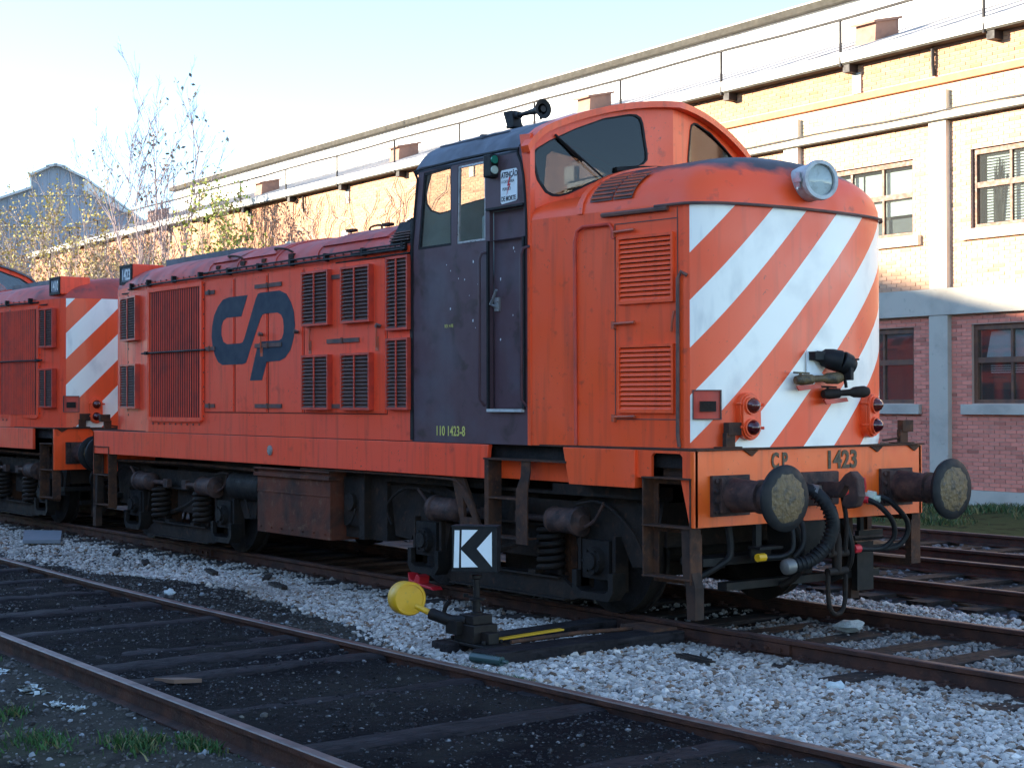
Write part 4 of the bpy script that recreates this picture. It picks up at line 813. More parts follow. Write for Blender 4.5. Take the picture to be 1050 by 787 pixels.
        b = MB(); b.prism(body,[win],F,0,.05); cf = LP('cab_front', b, 'orange')
        cy = .74; cz = 3.93; inn = [(cy+(a-cy)*.965, cz+(c-cz)*.955) for a, c in win]
        b = MB(); b.prism(win,[inn],F,-.008,.03); ws = LP('windscreen', b, 'black')
        b = MB(); b.prism(inn,[],F,.008,.014); loco_part('windscreen_pane', b, 'glassd', ws)
        b = MB(); b.tube([F(.62,3.66,-.03),F(.7,3.72,-.045),F(1.06,4.02,-.03)],.009,6,smooth=0); b.tube([F(.62,3.70,-.0),F(.62,3.66,-.05)],.018,6,smooth=0); b.tube([F(1.1,4.06,-.02),F(.86,3.84,-.02)],.012,5,smooth=0); loco_part('wiper', b, 'black', ws)
        b = MB(); b.tube([F(y,3.33+.47*max(0,1-(y/1.36)**2.2)**(1/2.2)+.012,-.02) for y in np.linspace(.55,.0,8)],.03,6,smooth=0); LP('windscreen_gutter', b, 'dark')
        # rear wall with windows
        G = lambda y, z, t: (-3.805+t+max(0,z-3.2)*.135, s*y, z)
        rw = [(1.28,3.72),(1.26,3.62),(1.2,3.56),(1.10,3.54),(.99,3.57),(.81,3.65),(.48,3.75),(.18,3.79),(.12,3.85),(.12,4.22),(.2,4.28),(.6,4.23),(1.0,4.10),(1.22,3.97)]
        b = MB(); b.prism([(0,1.5),(1.30,1.5),(1.30,3.2)]+[(y, top(y)-.03-.125*max(0,(y-1.12)/.232)**2.6) for y in np.linspace(1.32,0,14)],[rw],G,0,.04); rwl = LP('cab_rear_wall', b, 'orange_side')
        b = MB(); b.prism([(0,1.6),(1.29,1.6),(1.29,3.2)]+[(y, top(y)-.05) for y in np.linspace(1.28,0,8)],[rw],G,.042,.05); loco_part('wall_lining', b, 'interior', rwl)
        b = MB(); b.prism(rw,[[(.62+(a-.62)*.95,3.92+(c-3.92)*.95) for a, c in rw]],G,-.01,.03); rf = LP('rear_window', b, 'black'); b = MB(); b.prism([(.62+(a-.62)*.95,3.92+(c-3.92)*.95) for a, c in rw],[],G,.008,.014); loco_part('window_pane', b, 'glass', rf)
        b = MB(); b.box(-3.2,-2.9,min(s*.5,s*.9),max(s*.5,s*.9),1.6,2.9); b.box(-3.25,-2.85,min(s*.45,s*.95),max(s*.45,s*.95),2.9,3.5); b.box(-2.5,-2.1,min(s*.2,s*1.2),max(s*.2,s*1.2),1.6,3.25); b.cyl((-2.35,s*.75,3.25),(-2.4,s*.75,3.5),.06,12); LP('cab_fittings', b, 'interior', .03)
    b = MB(); b.box(-3.8,-2.0,-1.28,1.28,1.55,1.6); LP('cab_floor', b, 'interior')
    # cab roof: dark sheet, orange front brow following the V of the windscreen
    def roofsheet(xa, xb_, m, nm, lift=0., thick=.03, par=root):
        yw = 1.352 if not lift else 1.385; ys = [yw*math.sin(math.pi/2*k/16) for k in range(-16,17)]
        zt_ = lambda y: (zr(y)-(.125*max(0,(abs(y)-1.12)/.232)**2.6 if not lift else .10*max(0,(abs(y)-1.15)/.235)**2.6))+lift
        b = MB(); A = [(xa(y),y,zt_(y)) for y in ys]; B = [(xb_(y),y,zt_(y)-(.0)) for y in ys]; C0 = [(xa(y),y*.985,zt_(y)-thick) for y in ys]; D0 = [(xb_(y),y*.985,zt_(y)-thick) for y in ys]; n = len(ys)
        b.add(A+B+C0+D0,[(j,j+1,n+j+1,n+j) for j in range(n-1)]+[(2*n+j,2*n+j+1,3*n+j+1,3*n+j) for j in range(n-1)]+[(j,j+1,2*n+j+1,2*n+j) for j in range(n-1)]+[(n+j,n+j+1,3*n+j+1,3*n+j) for j in range(n-1)]+[(0,n,3*n,2*n),(n-1,2*n-1,4*n-1,3*n-1)],None,True)
        return loco_part(nm, b, m, par)
    FV = lambda y: -2.03+.38*(1-abs(y)/1.3)
    rf = roofsheet(lambda y: -3.74, lambda y: FV(y)-.13, 'roofgrey', 'cab_roof')
    roofsheet(lambda y: FV(y)-.14*max(.12,1-(abs(y)/1.385)**6), lambda y: FV(y)+.09, 'orange', 'cab_brow', lift=.010, thick=.055, par=rf)
    b = MB(); b.tube([(-3.68,-1.1,4.175),(-3.1,-1.1,4.178),(-2.6,-1.1,4.178)],.012,6); b.box(-3.0,-2.96,-1.14,-1.08,4.16,4.2); loco_part('roof_ridge', b, 'roofgrey', rf)
    b = MB(); hy = -.6
    b.box(-3.24,-3.13,hy-.06,hy+.06,4.34,4.36); b.add([(-3.30,hy-.05,4.50),(-3.17,hy-.05,4.50),(-3.12,hy-.05,4.34),(-3.23,hy-.05,4.34),(-3.30,hy+.05,4.50),(-3.17,hy+.05,4.50),(-3.12,hy+.05,4.34),(-3.23,hy+.05,4.34)],[(0,1,2,3),(4,7,6,5),(0,4,5,1),(1,5,6,2),(2,6,7,3),(3,7,4,0)])
    b.lathe((-3.18,hy,4.45),(-2.72,hy-.02,4.45),[(0,.018),(.5,.024),(.8,.035),(.93,.06),(1,.092),(.97,.05)],20,caps=False); b.cyl((-3.2,hy,4.45),(-3.1,hy,4.45),.035,10); b.cyl((-2.76,hy-.02,4.36),(-2.76,hy-.02,4.42),.012,6); b.cyl((-2.74,hy-.02,4.45),(-2.72,hy-.02,4.45),.03,10); LP('horn', b, 'black')
    # signal repeater lamp, plate, numbers, logo (near side)
    b = MB(); b.box(-2.57,-2.455,-1.42,-1.33,3.73,3.93); sl_ = LP('signal_lamp', b, 'black', .012)
    b = MB(); b.cyl((-2.452,-1.385,3.88),(-2.438,-1.385,3.88),.036,14); loco_part('green_lens', b, 'greenlens', sl_); b = MB(); b.cyl((-2.452,-1.385,3.79),(-2.438,-1.385,3.79),.036,14); loco_part('clear_lens', b, 'milky', sl_)
    U = up(-1); b = MB(); pts = [(-2.405,3.50),(-2.390,3.485),(-2.185,3.50),(-2.170,3.515),(-2.170,3.765),(-2.185,3.78),(-2.390,3.78),(-2.405,3.765)]
    b.prism(pts,[],U,-.004,-.0005); wp = LP('warning_plate', b, 'white')
    def on_plate(nm, s_, size, m, x, z, xs=.8, bold=0):
        sl_n = 0.; put_text(nm, s_, size, m, wp, (x-RX, -1.3485, z), (1,0,0), (0,sl_n,1), .001, xs, bold)
    on_plate('lettering','ATENÇÃO',.068,'blackprint',-2.396,3.712,.72,.002); on_plate('lettering','À CATENÁRIA',.036,'blackprint',-2.394,3.664,.80); on_plate('lettering','PERIGO',.042,'blackprint',-2.380,3.598,.85); on_plate('lettering','DE MORTE',.058,'blackprint',-2.396,3.508,.74,.002)
    b = MB(); b.prism([(-2.280,3.71),(-2.310,3.635),(-2.285,3.64),(-2.320,3.555),(-2.260,3.655),(-2.285,3.652),(-2.260,3.71)],[],U,-.0075,-.0065); loco_part('lightning_bolt', b, 'redprint', wp)
    if full:
        b = MB(); ycp = lambda a, c, t: (a, -(WB+.0095+t), c)
        b.prism([(-7.10,2.95),(-7.55,2.95),(-7.70,2.93),(-7.82,2.86),(-7.92,2.76),(-7.97,2.64),(-7.985,2.52),(-7.96,2.40),(-7.90,2.30),(-7.82,2.22),(-7.71,2.185),(-7.22,2.185),(-7.14,2.2),(-7.10,2.25),(-7.05,2.33),(-6.80,2.68),(-6.76,2.715),(-6.70,2.725),(-6.42,2.725),(-6.34,2.70),(-6.295,2.65),(-6.28,2.57),(-6.285,2.50),(-6.32,2.445),(-6.38,2.425),(-6.77,2.425),(-6.86,2.40),(-7.05,2.0),(-6.77,2.0),(-6.66,2.2),(-6.37,2.205),(-6.25,2.235),(-6.13,2.32),(-6.06,2.45),(-6.035,2.58),(-6.06,2.72),(-6.12,2.82),(-6.22,2.915),(-6.37,2.96),(-6.80,2.96),(-6.86,2.95),(-6.91,2.90),(-7.18,2.47),(-7.22,2.43),(-7.28,2.42),(-7.60,2.42),(-7.69,2.45),(-7.74,2.53),(-7.735,2.63),(-7.69,2.69),(-7.60,2.72),(-7.25,2.72)],[],ycp,0,.002); LP('company_emblem', b, 'cplogo')
    g = 'cab_number'
    put_text(g, '110 1423-8' if full else number, .125, 'yprint', root, (-3.42-RX,-1.3475,1.455), (1,0,0),(0,0,1),.001,.82,.002)
    put_text('small_stencil', 'REV. 4-98', .045, 'yprint', root, (-3.27-RX,-1.3475,2.44), (1,0,0),(0,0,1),.001,.75)
    b = MB()
    for _ in range(15):
        x = random.uniform(-3.3,-2.75) if random.random() < .7 else random.uniform(-2.5,-2.1); z = random.uniform(2.3,3.1); r = random.choice((.003,.004,.005,.006,.011)); yy = -1.3465 if x < -2.58 else -1.30
        b.add([(x,yy,z)]+[(x+r*math.cos(k*1.05)*random.uniform(.5,1),yy,z+r*1.5*math.sin(k*1.05)*random.uniform(.6,1.2)) for k in range(6)],[(0,1+k,1+(k+1)%6) for k in range(6)])
    LP('paint_chips', b, 'white')
    for d in (1,-1):
        if d > 0: put_text('headstock_number','C P',.17,'letter',root,(.004-RX,-.51,1.24),(0,1,0),(0,0,1),.006,.72,.006); put_text('headstock_number',number,.20,'letter',root,(.004-RX,.115,1.222),(0,1,0),(0,0,1),.006,.98,.006)
        else: put_text('headstock_number',number,.14,'letter',root,(-11.504-RX,-.1,1.23),(0,-1,0),(0,0,1),.006,.9,.004)
    numberbox(root, -10.83, -1, number); numberbox(root, -11.07, 1, number)
    return root
l1 = tag(make_loco('1423', True), 'orange locomotive with white nose stripes, dark purple cab side and 1423 on its buffer beam', 'locomotive', 'orange diesel locomotives coupled in line')
l2 = tag(make_loco('1410', False), 'second orange locomotive, coupled behind and cut off by the left edge of the view', 'locomotive', 'orange diesel locomotives coupled in line')
l2.location = (-12.9-5.75,0,0); l2.rotation_euler = (0,0,math.pi)
# ------------------------------------------------------------------ points lever with indicator, bearers
def frame(origin, yaw):
    c, s = math.cos(yaw), math.sin(yaw); return lambda x, y, z: (origin[0]+x*c-y*s, origin[1]+x*s+y*c, origin[2]+z)
sw = empty('points_indicator', (0,0,0), label='black lantern with white arrow shapes on a short post with a yellow counterweight lever', cat='points indicator')
SP = (-1.02,-2.62)
yaw = math.radians(29)     # lantern faces roughly down the yard
F0 = frame((SP[0],SP[1],0), 0)
b = MB(); b.box(-.25,.3,-.12,.12,-.06,-.035,F0); b.box(-.14,.12,-.11,.11,-.035,.1,F0); b.box(-.10,.08,-.09,.09,.1,.17,F0); b.box(.12,.22,-.05,.05,-.035,.05,F0)
for x in (-.2,.2): 
    for y in (-.08,.08): b.cyl((x,y,-.035),(x,y,-.005),.016,6,f=F0)
base = b.build('lever_frame','dark',sw,bevel=.006)
b = MB(); b.lathe((0,0,.1),(0,0,1.1),[(0,.05),(.08,.05),(.09,.032),(.17,.03),(.172,.055),(.185,.055),(.19,.026),(.33,.024),(.34,.04),(.36,.04)],14,F0); b.box(-.14,.1,-.012,.012,.285,.297,F0); b.cyl((-.14,0,.285),(-.14,0,.31),.02,8,f=F0); b.build('post','dark',sw)
FL = frame((SP[0]+.0,SP[1],.665), R(-49))      # local -y faces the camera
ww, hh, dd = .172, .16, .075
b = MB(); b.box(-ww,ww,-dd,dd,-hh,hh,lambda x,y,z: (lambda q: frame((SP[0],SP[1],.665),R(38))(x,y,z))(0)); 
LF = frame((SP[0],SP[1],.665),R(42))
b = MB(); b.box(-ww,ww,-dd,dd,-hh,hh,LF); b.box(-ww-.006,ww+.006,-dd-.004,dd+.004,hh,hh+.012,LF); b.box(-ww-.006,ww+.006,-dd-.004,dd+.004,-hh-.012,-hh,LF); ln = b.build('lantern','black',sw,bevel=.003)
fp_ = lambda a, c, t: LF(a, -dd-.002-t, c)
for poly in ([(-.158,-.142),(-.118,-.142),(-.112,.138),(-.15,.138)],[(-.1,.005),(.0,.142),(-.1,.142)] and [(-.098,.012),(.028,.142),(-.094,.142)],[(-.1,-.008),(.028,-.135),(-.1,-.138)],[(.135,.13),(.135,-.132),(.02,.002)]):
    b = MB(); b.prism(poly,[],fp_,0,.0025); b.build('white_panel','white',ln)
FW = lambda x,y,z: (x,y,z)
b = MB(); b.tube([(-1.05,-2.68,.12),(-1.18,-2.74,.11),(-1.34,-2.82,.155)],.045,10,smooth=0); b.tube([(-1.08,-2.7,.06),(-1.25,-2.76,.16),(-1.2,-2.74,.26)],.02,8,smooth=2); b.box(-1.2,-1.05,-2.78,-2.66,.02,.12); b.build('lever_socket','dark',sw)
b = MB(); b.tube([(-1.32,-2.81,.15),(-1.5,-2.84,.195)],.024,10,smooth=0); lv = b.build('lever_arm','yellow',sw)
b = MB(); ax_ = Vector((.955,-.24,.05)).normalized(); c0 = Vector((-1.70,-2.80,.235)); b.lathe(tuple(c0-ax_*.09),tuple(c0+ax_*.09),[(0,.122),(.06,.131),(.94,.131),(1,.122),(1,.108),(.96,.106),(.96,.01)],40); b.build('counterweight','yellow',sw)
b = MB(); b.box(-.90,-.84,-2.62,-1.82,-.02,-.008,lambda x,y,z:(x-.12*(y+2.62)/.8,y,z)); b.build('yellow_rod','yellow',sw)
for xa, xb_, w in ((-1.18,-1.38,.11),(-.62,-.60,.14)):
    b = MB(); b.prism([(xa-w,-2.85),(xa+w,-2.85),(xb_+w,-1.0),(xb_-w,-1.0)],[],lambda a,c,t:(a,c,t),-.2,-.04); o = b.build('switch_timber','oily',None,bevel=.012)
    tag(o, 'long oily black timber under the points indicator, '+('the left one' if xa < -1 else 'the right one, below the yellow rod'), 'timber')
b = MB(); b.tube([(-.75,-2.5,-.02),(-.8,-1.8,-.02),(-.82,-.95,-.05)],.016,6,smooth=0); b.box(-.95,-.55,-1.25,-1.0,-.1,-.02); tag(b.build('switch_rod','rust',None), 'rusty rod and plate running from the points lever to the rail', 'rod')
# ------------------------------------------------------------------ litter
def lump(name, x, y, s, m, label, cat, flat=.5, n=1, z=None, group=None):
    bm = bmesh.new(); bmesh.ops.create_icosphere(bm, subdivisions=2, radius=1)
    for v in bm.verts: v.co *= 1+random.uniform(-.25,.25)
    me = bpy.data.meshes.new(name); bm.to_mesh(me); bm.free(); me.materials.append(M[m]); o = bpy.data.objects.new(name, me); COL.objects.link(o)
    o.scale = (s*random.uniform(.8,1.3), s, s*flat); o.rotation_euler = (0,0,random.uniform(0,6)); o.location = (x,y,float(height(np.array([x]),np.array([y]))[0])+s*flat*.5 if z is None else z); return tag(o,label,cat,group)
big = lump('stone', -.02, .42, .105, 'palestone', 'big pale whitish stone lying between the rails below the chain of the coupling', 'stone', .5, z=-.075)
lump('stone', 1.62, -1.62, .06, 'rag', 'single white stone on the ballast in front of the near rail at right', 'stone', .7)
lump('stone', -5.67, -2.95, .06, 'rag', 'white stone behind the far rail of the foreground track', 'stone', .6)
for (x, y, s, l) in ((-2.35,-5.78,.06,'crumpled white rag beside the nearest rail, leftmost of the scraps'),(-1.45,-5.85,.085,'largest crumpled white rag below the nearest rail at lower left'),(-.95,-5.9,.05,'small torn white paper scrap right of the largest rag'),(-3.3,-5.6,.05,'small pale scrap in the grass near the left edge'),(-.75,-5.86,.05,'pale crumpled scrap between the largest rag and the grass clump')):
    n = 26; bm = MB(); 
    vs = [(x+random.gauss(0,s*.8), y+random.gauss(0,s*.45), -.13+abs(random.gauss(0,s*.3))) for _ in range(n)]
    fs = [tuple(random.sample(range(n),3)) for _ in range(22)]
    vs = []; fs = []
    for k in range(26):
        cx, cy, cz = x+random.gauss(0,s*.9), y+random.gauss(0,s*.5), -.125+abs(random.gauss(0,s*.25)); o = len(vs)
        for q in range(4): an = q*1.57+random.uniform(0,.8); rr = s*random.uniform(.2,.5); vs.append((cx+rr*math.cos(an),cy+rr*math.sin(an),cz+random.uniform(-.01,.02)))
        fs += [(o,o+1,o+2),(o,o+2,o+3)]
    bm.add(vs, fs); me = bm.build('scrap','rag',None); tag(me, l, 'litter'); me['kind'] = 'stuff'
b = MB(); b.prism([(-.6,-5.35),(-.45,-5.28),(-.38,-5.12),(-.5,-5.2)],[],lambda a,c,t:(a-.35,c+.1,t),-.04,-.015); tag(b.build('wood_splinter','wastewood',None), 'reddish brown splinter of wood lying between the foreground rails', 'wood scrap')
b = MB(); b.prism([(-13.5,-1.55),(-11.9,-2.15),(-11.6,-1.75),(-13.1,-1.15)],[],lambda a,c,t:(a,c,t),-.1,-.055); tag(b.build('concrete_slab','slab',None), 'flat grey slab lying on the ballast at far left', 'slab')
b = MB(); b.tube([(-.66,-2.92,-.08),(-.38,-2.86,-.08)],.035,10,smooth=0); b.cyl((-.38,-2.86,-.08),(-.33,-2.85,-.08),.015,8); tag(b.build('plastic_bottle','bottle',None), 'empty clear green plastic bottle lying below the switch timbers', 'bottle')
b = MB(); b.prism([(-4.30,.13),(-4.28,.03),(-3.86,-.01),(-3.9,.02),(-4.1,.035),(-4.09,.10),(-4.15,.12),(-4.19,.05),(-4.25,.06)],[],lambda a,c,t:(a,-1.02+t,c-.03),-.06,.06); tag(b.build('wheel_chock','redp',None,bevel=.006), 'bright red metal wheel chock on the rail under the locomotive', 'wheel chock')
LBL = {(-7.2,-1.75):'below the fuel tank',(-6.3,-1.55):'right of the fuel tank',(-8.6,-1.9):'in front of the rear bogie',(-5.6,-1.8):'left of the red wheel chock',(-2.2,-1.75):'between lever and rail',(.3,-1.62):'right of the switch timbers',(-9.9,-1.7):'farthest left, near the grey slab'}
for (x, y, rz, L) in ((-7.2,-1.75,.2,.5),(-6.3,-1.55,-.1,.45),(-8.6,-1.9,.1,.5),(-5.6,-1.8,.25,.5),(-2.2,-1.75,.1,.4),(.3,-1.62,.35,.4),(-9.9,-1.7,.0,.5)):
    b = MB(); b.cbox((0,0,0),(.06,L,.03)); b.cbox((.03,.02,.012),(.03,L*.8,.02)); o = b.build('sleeper_scrap','sleeper',None); o.location = (x,y,-.1); o.rotation_euler = (0,.1,rz+1.1); tag(o,'dark broken piece of sleeper wood on the pale ballast, '+LBL[(x,y)],'wood scrap','wood pieces on the ballast')
# ------------------------------------------------------------------ grass
def grass(name, spots, label, h=(.02,.07), hue=(.025,.075,.012)):
    V = []; F = []; T = []
    for (cx, cy, rx, ry, n) in spots:
        x = rng.normal(cx, rx, n); y = rng.normal(cy, ry, n); z = height(x, y)-.01
        a = rng.uniform(0,6.283,n); L = rng.uniform(*h, n); w = L*.09+.002; lx = rng.normal(0,.45,n)*L; ly = rng.normal(0,.45,n)*L
        dx, dy = np.cos(a)*w, np.sin(a)*w; o = sum(len(q) for q in V)
        P = np.stack([np.stack([x-dx,y-dy,z],-1),np.stack([x+dx,y+dy,z],-1),np.stack([x+dx*.6+lx*.4,y+dy*.6+ly*.4,z+L*.6],-1),np.stack([x-dx*.6+lx*.4,y-dy*.6+ly*.4,z+L*.6],-1),np.stack([x+lx,y+ly,z+L],-1)],1)
        i = np.arange(n)[:,None]*5+o; V.append(P.reshape(-1,3)); F.append(np.concatenate([i+np.array([[0,1,2]]),i+np.array([[0,2,3]]),i+np.array([[3,2,4]])]))
        c = np.array(hue)[None]*rng.uniform(.6,1.5,(n,1))*np.array([[1,1,1]]); dry = rng.uniform(0,1,n) < .2; c[dry] = np.array([.16,.14,.05])*rng.uniform(.6,1.2,(dry.sum(),1)); T.append(np.repeat(c,5,0))
    o = npmesh(name, np.concatenate(V), np.concatenate(F), 'grass', attr=np.concatenate(T), kind='stuff'); return tag(o, label, 'grass')
grass('grass', [(-1.15,-6.5,.22,.13,1100),(-.5,-6.75,.2,.12,900),(-.15,-6.3,.14,.07,350),(.35,-5.95,.14,.07,500),(.65,-5.72,.12,.04,400),(-1.9,-6.2,.12,.07,220),(-1.0,-6.15,.08,.05,120),(-2.9,-5.75,.15,.06,200)], 'patches of green grass and weeds in the dirt at lower left')
grass('weeds', [(-.35,-3.15,.14,.05,330),(.25,-3.2,.10,.04,220),(1.1,-3.25,.2,.05,220),(.25,1.95,.06,.05,120)], 'small weeds growing in the gravel beside the foreground rail', (.02,.05))
xs_ = []
for k in range(120):
    gx0, gy0 = random.uniform(-14,0), random.uniform(10.2,13.6)
    if math.sin(gx0*1.3)+math.sin(gy0*2.1+gx0) > -.35: xs_.append((gx0, gy0, .2, .2, random.randint(40,170)))
grass('verge_grass', xs_, 'rough green grass growing along the foot of the brick workshop', (.04,.15), (.035,.07,.018))
# ------------------------------------------------------------------ workshop building
TH = R(177.5); DX, DY = math.cos(TH), math.sin(TH); NX, NY = -DY, DX
if NY > 0: NX, NY = -NX, -NY
P0 = (-7.77, 13.96)
def WF(s, o, z): return (P0[0]+DX*s+NX*o, P0[1]+DY*s+NY*o, z)
ws_ = empty('workshop_building', (0,0,0), label='long brick workshop with concrete frame, wooden windows and a pale roof along the tracks', cat='building')
bays = [1.765+3.74*k for k in range(-4, 15)]
holes = []
for i in range(len(bays)-1):
    c = (bays[i]+bays[i+1])/2; holes.append((c-1.21,c+1.21,1.70,3.11)); holes.append((c-1.21,c+1.21,4.83,6.25))
def wall_grid(s0, s1, z0, z1, hs, t0=-.3, t1=0.):
    ss = sorted({s0,s1}|{v for h in hs for v in h[:2] if s0 < v < s1}); zs = sorted({z0,z1}|{v for h in hs for v in h[2:] if z0 < v < z1}); b = MB()
    for a, c in zip(ss, ss[1:]):
        for d, e in zip(zs, zs[1:]):
            m_s, m_z = (a+c)/2, (d+e)/2
            if any(h[0] < m_s < h[1] and h[2] < m_z < h[3] for h in hs): continue
            b.box(a,c,t0,t1,d,e,WF)
    return b
S0, S1 = bays[0], bays[-1]
wall = wall_grid(S0, S1, -.3, 8.25, holes, -.3, -.012).build('wall','mortar',ws_)
# bricks
BV = []; BF = []; BT = []
def bricks(s0, s1, z0, z1, tone, o0=0., hs=(), L=.235, H=.0725):
    global BV
    rows = int((z1-z0)/H)
    for r in range(rows):
        z = z0+r*H; off = (r%2)*L/2; s = s0-off
        while s < s1-.02:
            a, c = max(s+.006,s0), min(s+L-.006,s1); s += L
            if c-a < .04: continue
            if any(a < h[1] and c > h[0] and z < h[3] and z+H > h[2] for h in hs):
                for h in hs:
                    if a < h[1] and c > h[0] and z < h[3] and z+H > h[2]:
                        if a < h[0]: c = min(c, h[0])
                        elif c > h[1]: a = max(a, h[1])
                        else: a = c
                if c-a < .03: continue
            o = len(BV); t = o0+random.uniform(-.003,.003)
            BV += [WF(a,-.013,z+.006),WF(c,-.013,z+.006),WF(c,-.013,z+H-.006),WF(a,-.013,z+H-.006),WF(a,t,z+.006),WF(c,t,z+.006),WF(c,t,z+H-.006),WF(a,t,z+H-.006)]
            BF.extend([(o+4,o+5,o+6,o+7),(o,o+1,o+5,o+4),(o+1,o+2,o+6,o+5),(o+2,o+3,o+7,o+6),(o+3,o,o+4,o+7)]); k = random.uniform(.86,1.13); q = tone if random.random() > .07 else tuple(v*.72 for v in tone)
            BT.extend([tuple(v*k for v in q)]*8)
near_h = [h for h in holes if h[0] < 10]
bricks(-6.2, 9.3, .15, 3.30, (.66,.23,.165), hs=near_h); bricks(-6.2, 9.3, 3.80, 6.86, (.52,.32,.21), hs=near_h); bricks(-6.2, 12, 6.99, 7.53, (.56,.44,.28))  # upper courses lightened towards cream to stand in for strong sun
bricks(-6.2, 13, 7.70, 8.27, (.45,.24,.14)); bricks(13, S1, 6.6, 8.27, (.48,.26,.16))
o = npmesh('brick_courses', np.array(BV), np.array(BF), 'brick', parent=ws_, attr=np.array(BT), kind='stuff')
NB = MB; 
for k, s in enumerate(bays):
    b = NB(); b.box(s-.215,s+.215,-.05,.11,-.2,3.30,WF); b.build('pilaster','concrete',ws_,bevel=.008)
    b = NB(); b.box(s-.20,s+.20,-.05,.11,3.79,6.86,WF); b.build('pilaster','lit_concrete',ws_,bevel=.008)
    
    if s < 13: b = NB(); b.box(s-.20,s+.20,-.05,.10,6.99,7.40,WF); b.build('pilaster','lit_concrete',ws_,bevel=.008)
b = NB(); b.box(S0,S1,-.04,.125,3.30,3.79,WF); b.build('concrete_band','concrete',ws_,bevel=.01)
b = NB(); b.box(S0,13,-.04,.16,6.86,6.99,WF); b.build('cornice','lit_concrete',ws_,bevel=.01)
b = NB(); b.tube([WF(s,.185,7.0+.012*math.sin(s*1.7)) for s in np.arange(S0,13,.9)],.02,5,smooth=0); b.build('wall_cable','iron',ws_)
b = NB(); b.box(S0,13,.0,.15,6.835,6.858,WF); b.build('cornice_shadow_strip','fascia',ws_)  # dark strip standing in for the shadow line under the cornice
b = NB(); b.box(S0,13,-.04,.07,7.53,7.66,WF); b.build('string_course','orangeb',ws_,bevel=.01)
b = NB(); b.box(S0,S1,-.04,.05,-.2,.15,WF); b.build('plinth','concrete',ws_)
for h in holes:
    if h[0] > 14: continue
    low = h[2] < 3
    b = NB(); b.box(h[0]-.18,h[1]+.18,-.2,.09,h[2]-.2,h[2]-.015,WF); b.build('sill','concrete' if low else 'lit_concrete',ws_,bevel=.006)
    s0, s1, z0, z1 = h; zt = z0+.77; sm = s0+.81*(1 if True else 0)
    b = NB(); b.box(s0,s1,-.16,-.07,z1-.10,z1,WF); b.box(s0,s1,-.16,-.07,z0,z0+.07,WF); b.box(s0,s0+.08,-.16,-.07,z0+.07,z1-.10,WF); b.box(s1-.08,s1,-.16,-.07,z0+.07,z1-.10,WF); b.box(s0+.08,s1-.08,-.15,-.08,zt-.05,zt+.05,WF)
    for q in (s0+.81,s0+1.61): b.box(q-.025,q+.025,-.145,-.085,z0+.07,zt-.05,WF); b.box(q-.025,q+.025,-.145,-.085,zt+.05,z1-.10,WF)
    fr = b.build('window','wood',ws_)
    b = NB(); b.box(s0+.08,s1-.08,-.125,-.118,z0+.07,z1-.1,WF); b.build('pane','wglass',fr)
    b = NB(); b.box(s0,s1,-.62,-.6,z0-.1,z1+.1,WF); b.box(s0,s1,-.6,-.3,z0-.12,z0-.1,WF); b.box(s0,s1,-.6,-.3,z1+.1,z1+.12,WF); b.box(s0-.02,s0,-.6,-.3,z0-.1,z1+.1,WF); b.box(s1,s1+.02,-.6,-.3,z0-.1,z1+.1,WF); b.build('room_back','room',fr)
    if h[0] < 1 and h[0] > -3:        # the window at the right edge
        if low:
            b = NB(); b.prism([(s1-.88,z1-.12),(s0+.1,z1-.12),(s0+.1,z0+.8),(s1-.98+.55,z0+.8),(s1-.17,z0+.8),(s1-.28,z1-.12)],[],lambda a,c,t: WF(a,-.2-t,c),0,.01); b.build('blind','blind',fr)
            b = NB(); b.box(s1-.95,s1-.3,-.3,-.26,z0+.25,z0+.5,WF); b.build('shelf_box','wastewood',fr)
            for zz in (.54,.58,.62,.66): b = NB(); b.box(s0+.1,s1-.25,-.24,-.22,z0+zz,z0+zz+.02,WF); b.build('blind_slat','blind',fr)
        else:
            for k in range(24):
                zz = z0+.1+k*.052; b = NB(); b.box(s0+.15,s1-.2,-.24,-.21,zz,zz+.03,WF); b.build('blind_slat','blind',fr)
            lf = NB()
            for k in range(26):
                cx = s1-.46+random.gauss(0,.05); top_ = z0+random.uniform(.6,1.22); lf.prism([(cx-.018,z0+.08),(cx+.018,z0+.08),(cx+random.gauss(0,.06),top_)],[],lambda a,c,t: WF(a,-.17-t,c),0,.006+k*.0015)
            lf = lf.build('pot_plant','grass',fr)
    elif not low:
        b = NB(); b.box(s0+.1,s0+1.35,-.2,-.19,z0+.42,z1-.16,WF); b.box(s0+1.4,s1-.1,-.2,-.19,z0+.82,z1-.16,WF); b.build('blind','blind',fr)
        b = NB(); b.box(s0+.1,s1-.3,-.28,-.22,z0+.1,z0+.36,WF); b.build('shelf_box','slab',fr)
# eaves, gutter, brackets, rail
b = NB(); b.prism([(-.05,8.27),(.28,8.27),(.30,8.47),(-.3,8.47),(-.3,8.27)],[],lambda a,c,t: WF(t,a,c),S0,S1); b.build('gutter','gutter',ws_)
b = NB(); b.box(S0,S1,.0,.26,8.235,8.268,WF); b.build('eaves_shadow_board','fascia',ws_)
k = 0
for s in np.arange(.58-3.4*2, S1, 3.4):
    if s < S0: continue
    b = NB(); b.box(s-.2,s-.03,.0,.24,8.08,8.24,WF); b.build('gutter_bracket','iron',ws_)
    b = NB(); b.cyl(WF(s,.27,8.2),WF(s,.27,9.12),.028,8); b.build('railing_post','iron',ws_)
    if abs((s-.58)/3.4-round((s-.58)/3.4)) < .1 and int(round((s-.58)/3.4))%2 == 1: b = NB(); b.box(s-.3,s-.08,-.01,.035,7.68,8.08,WF); b.build('wall_pad','concrete',ws_)
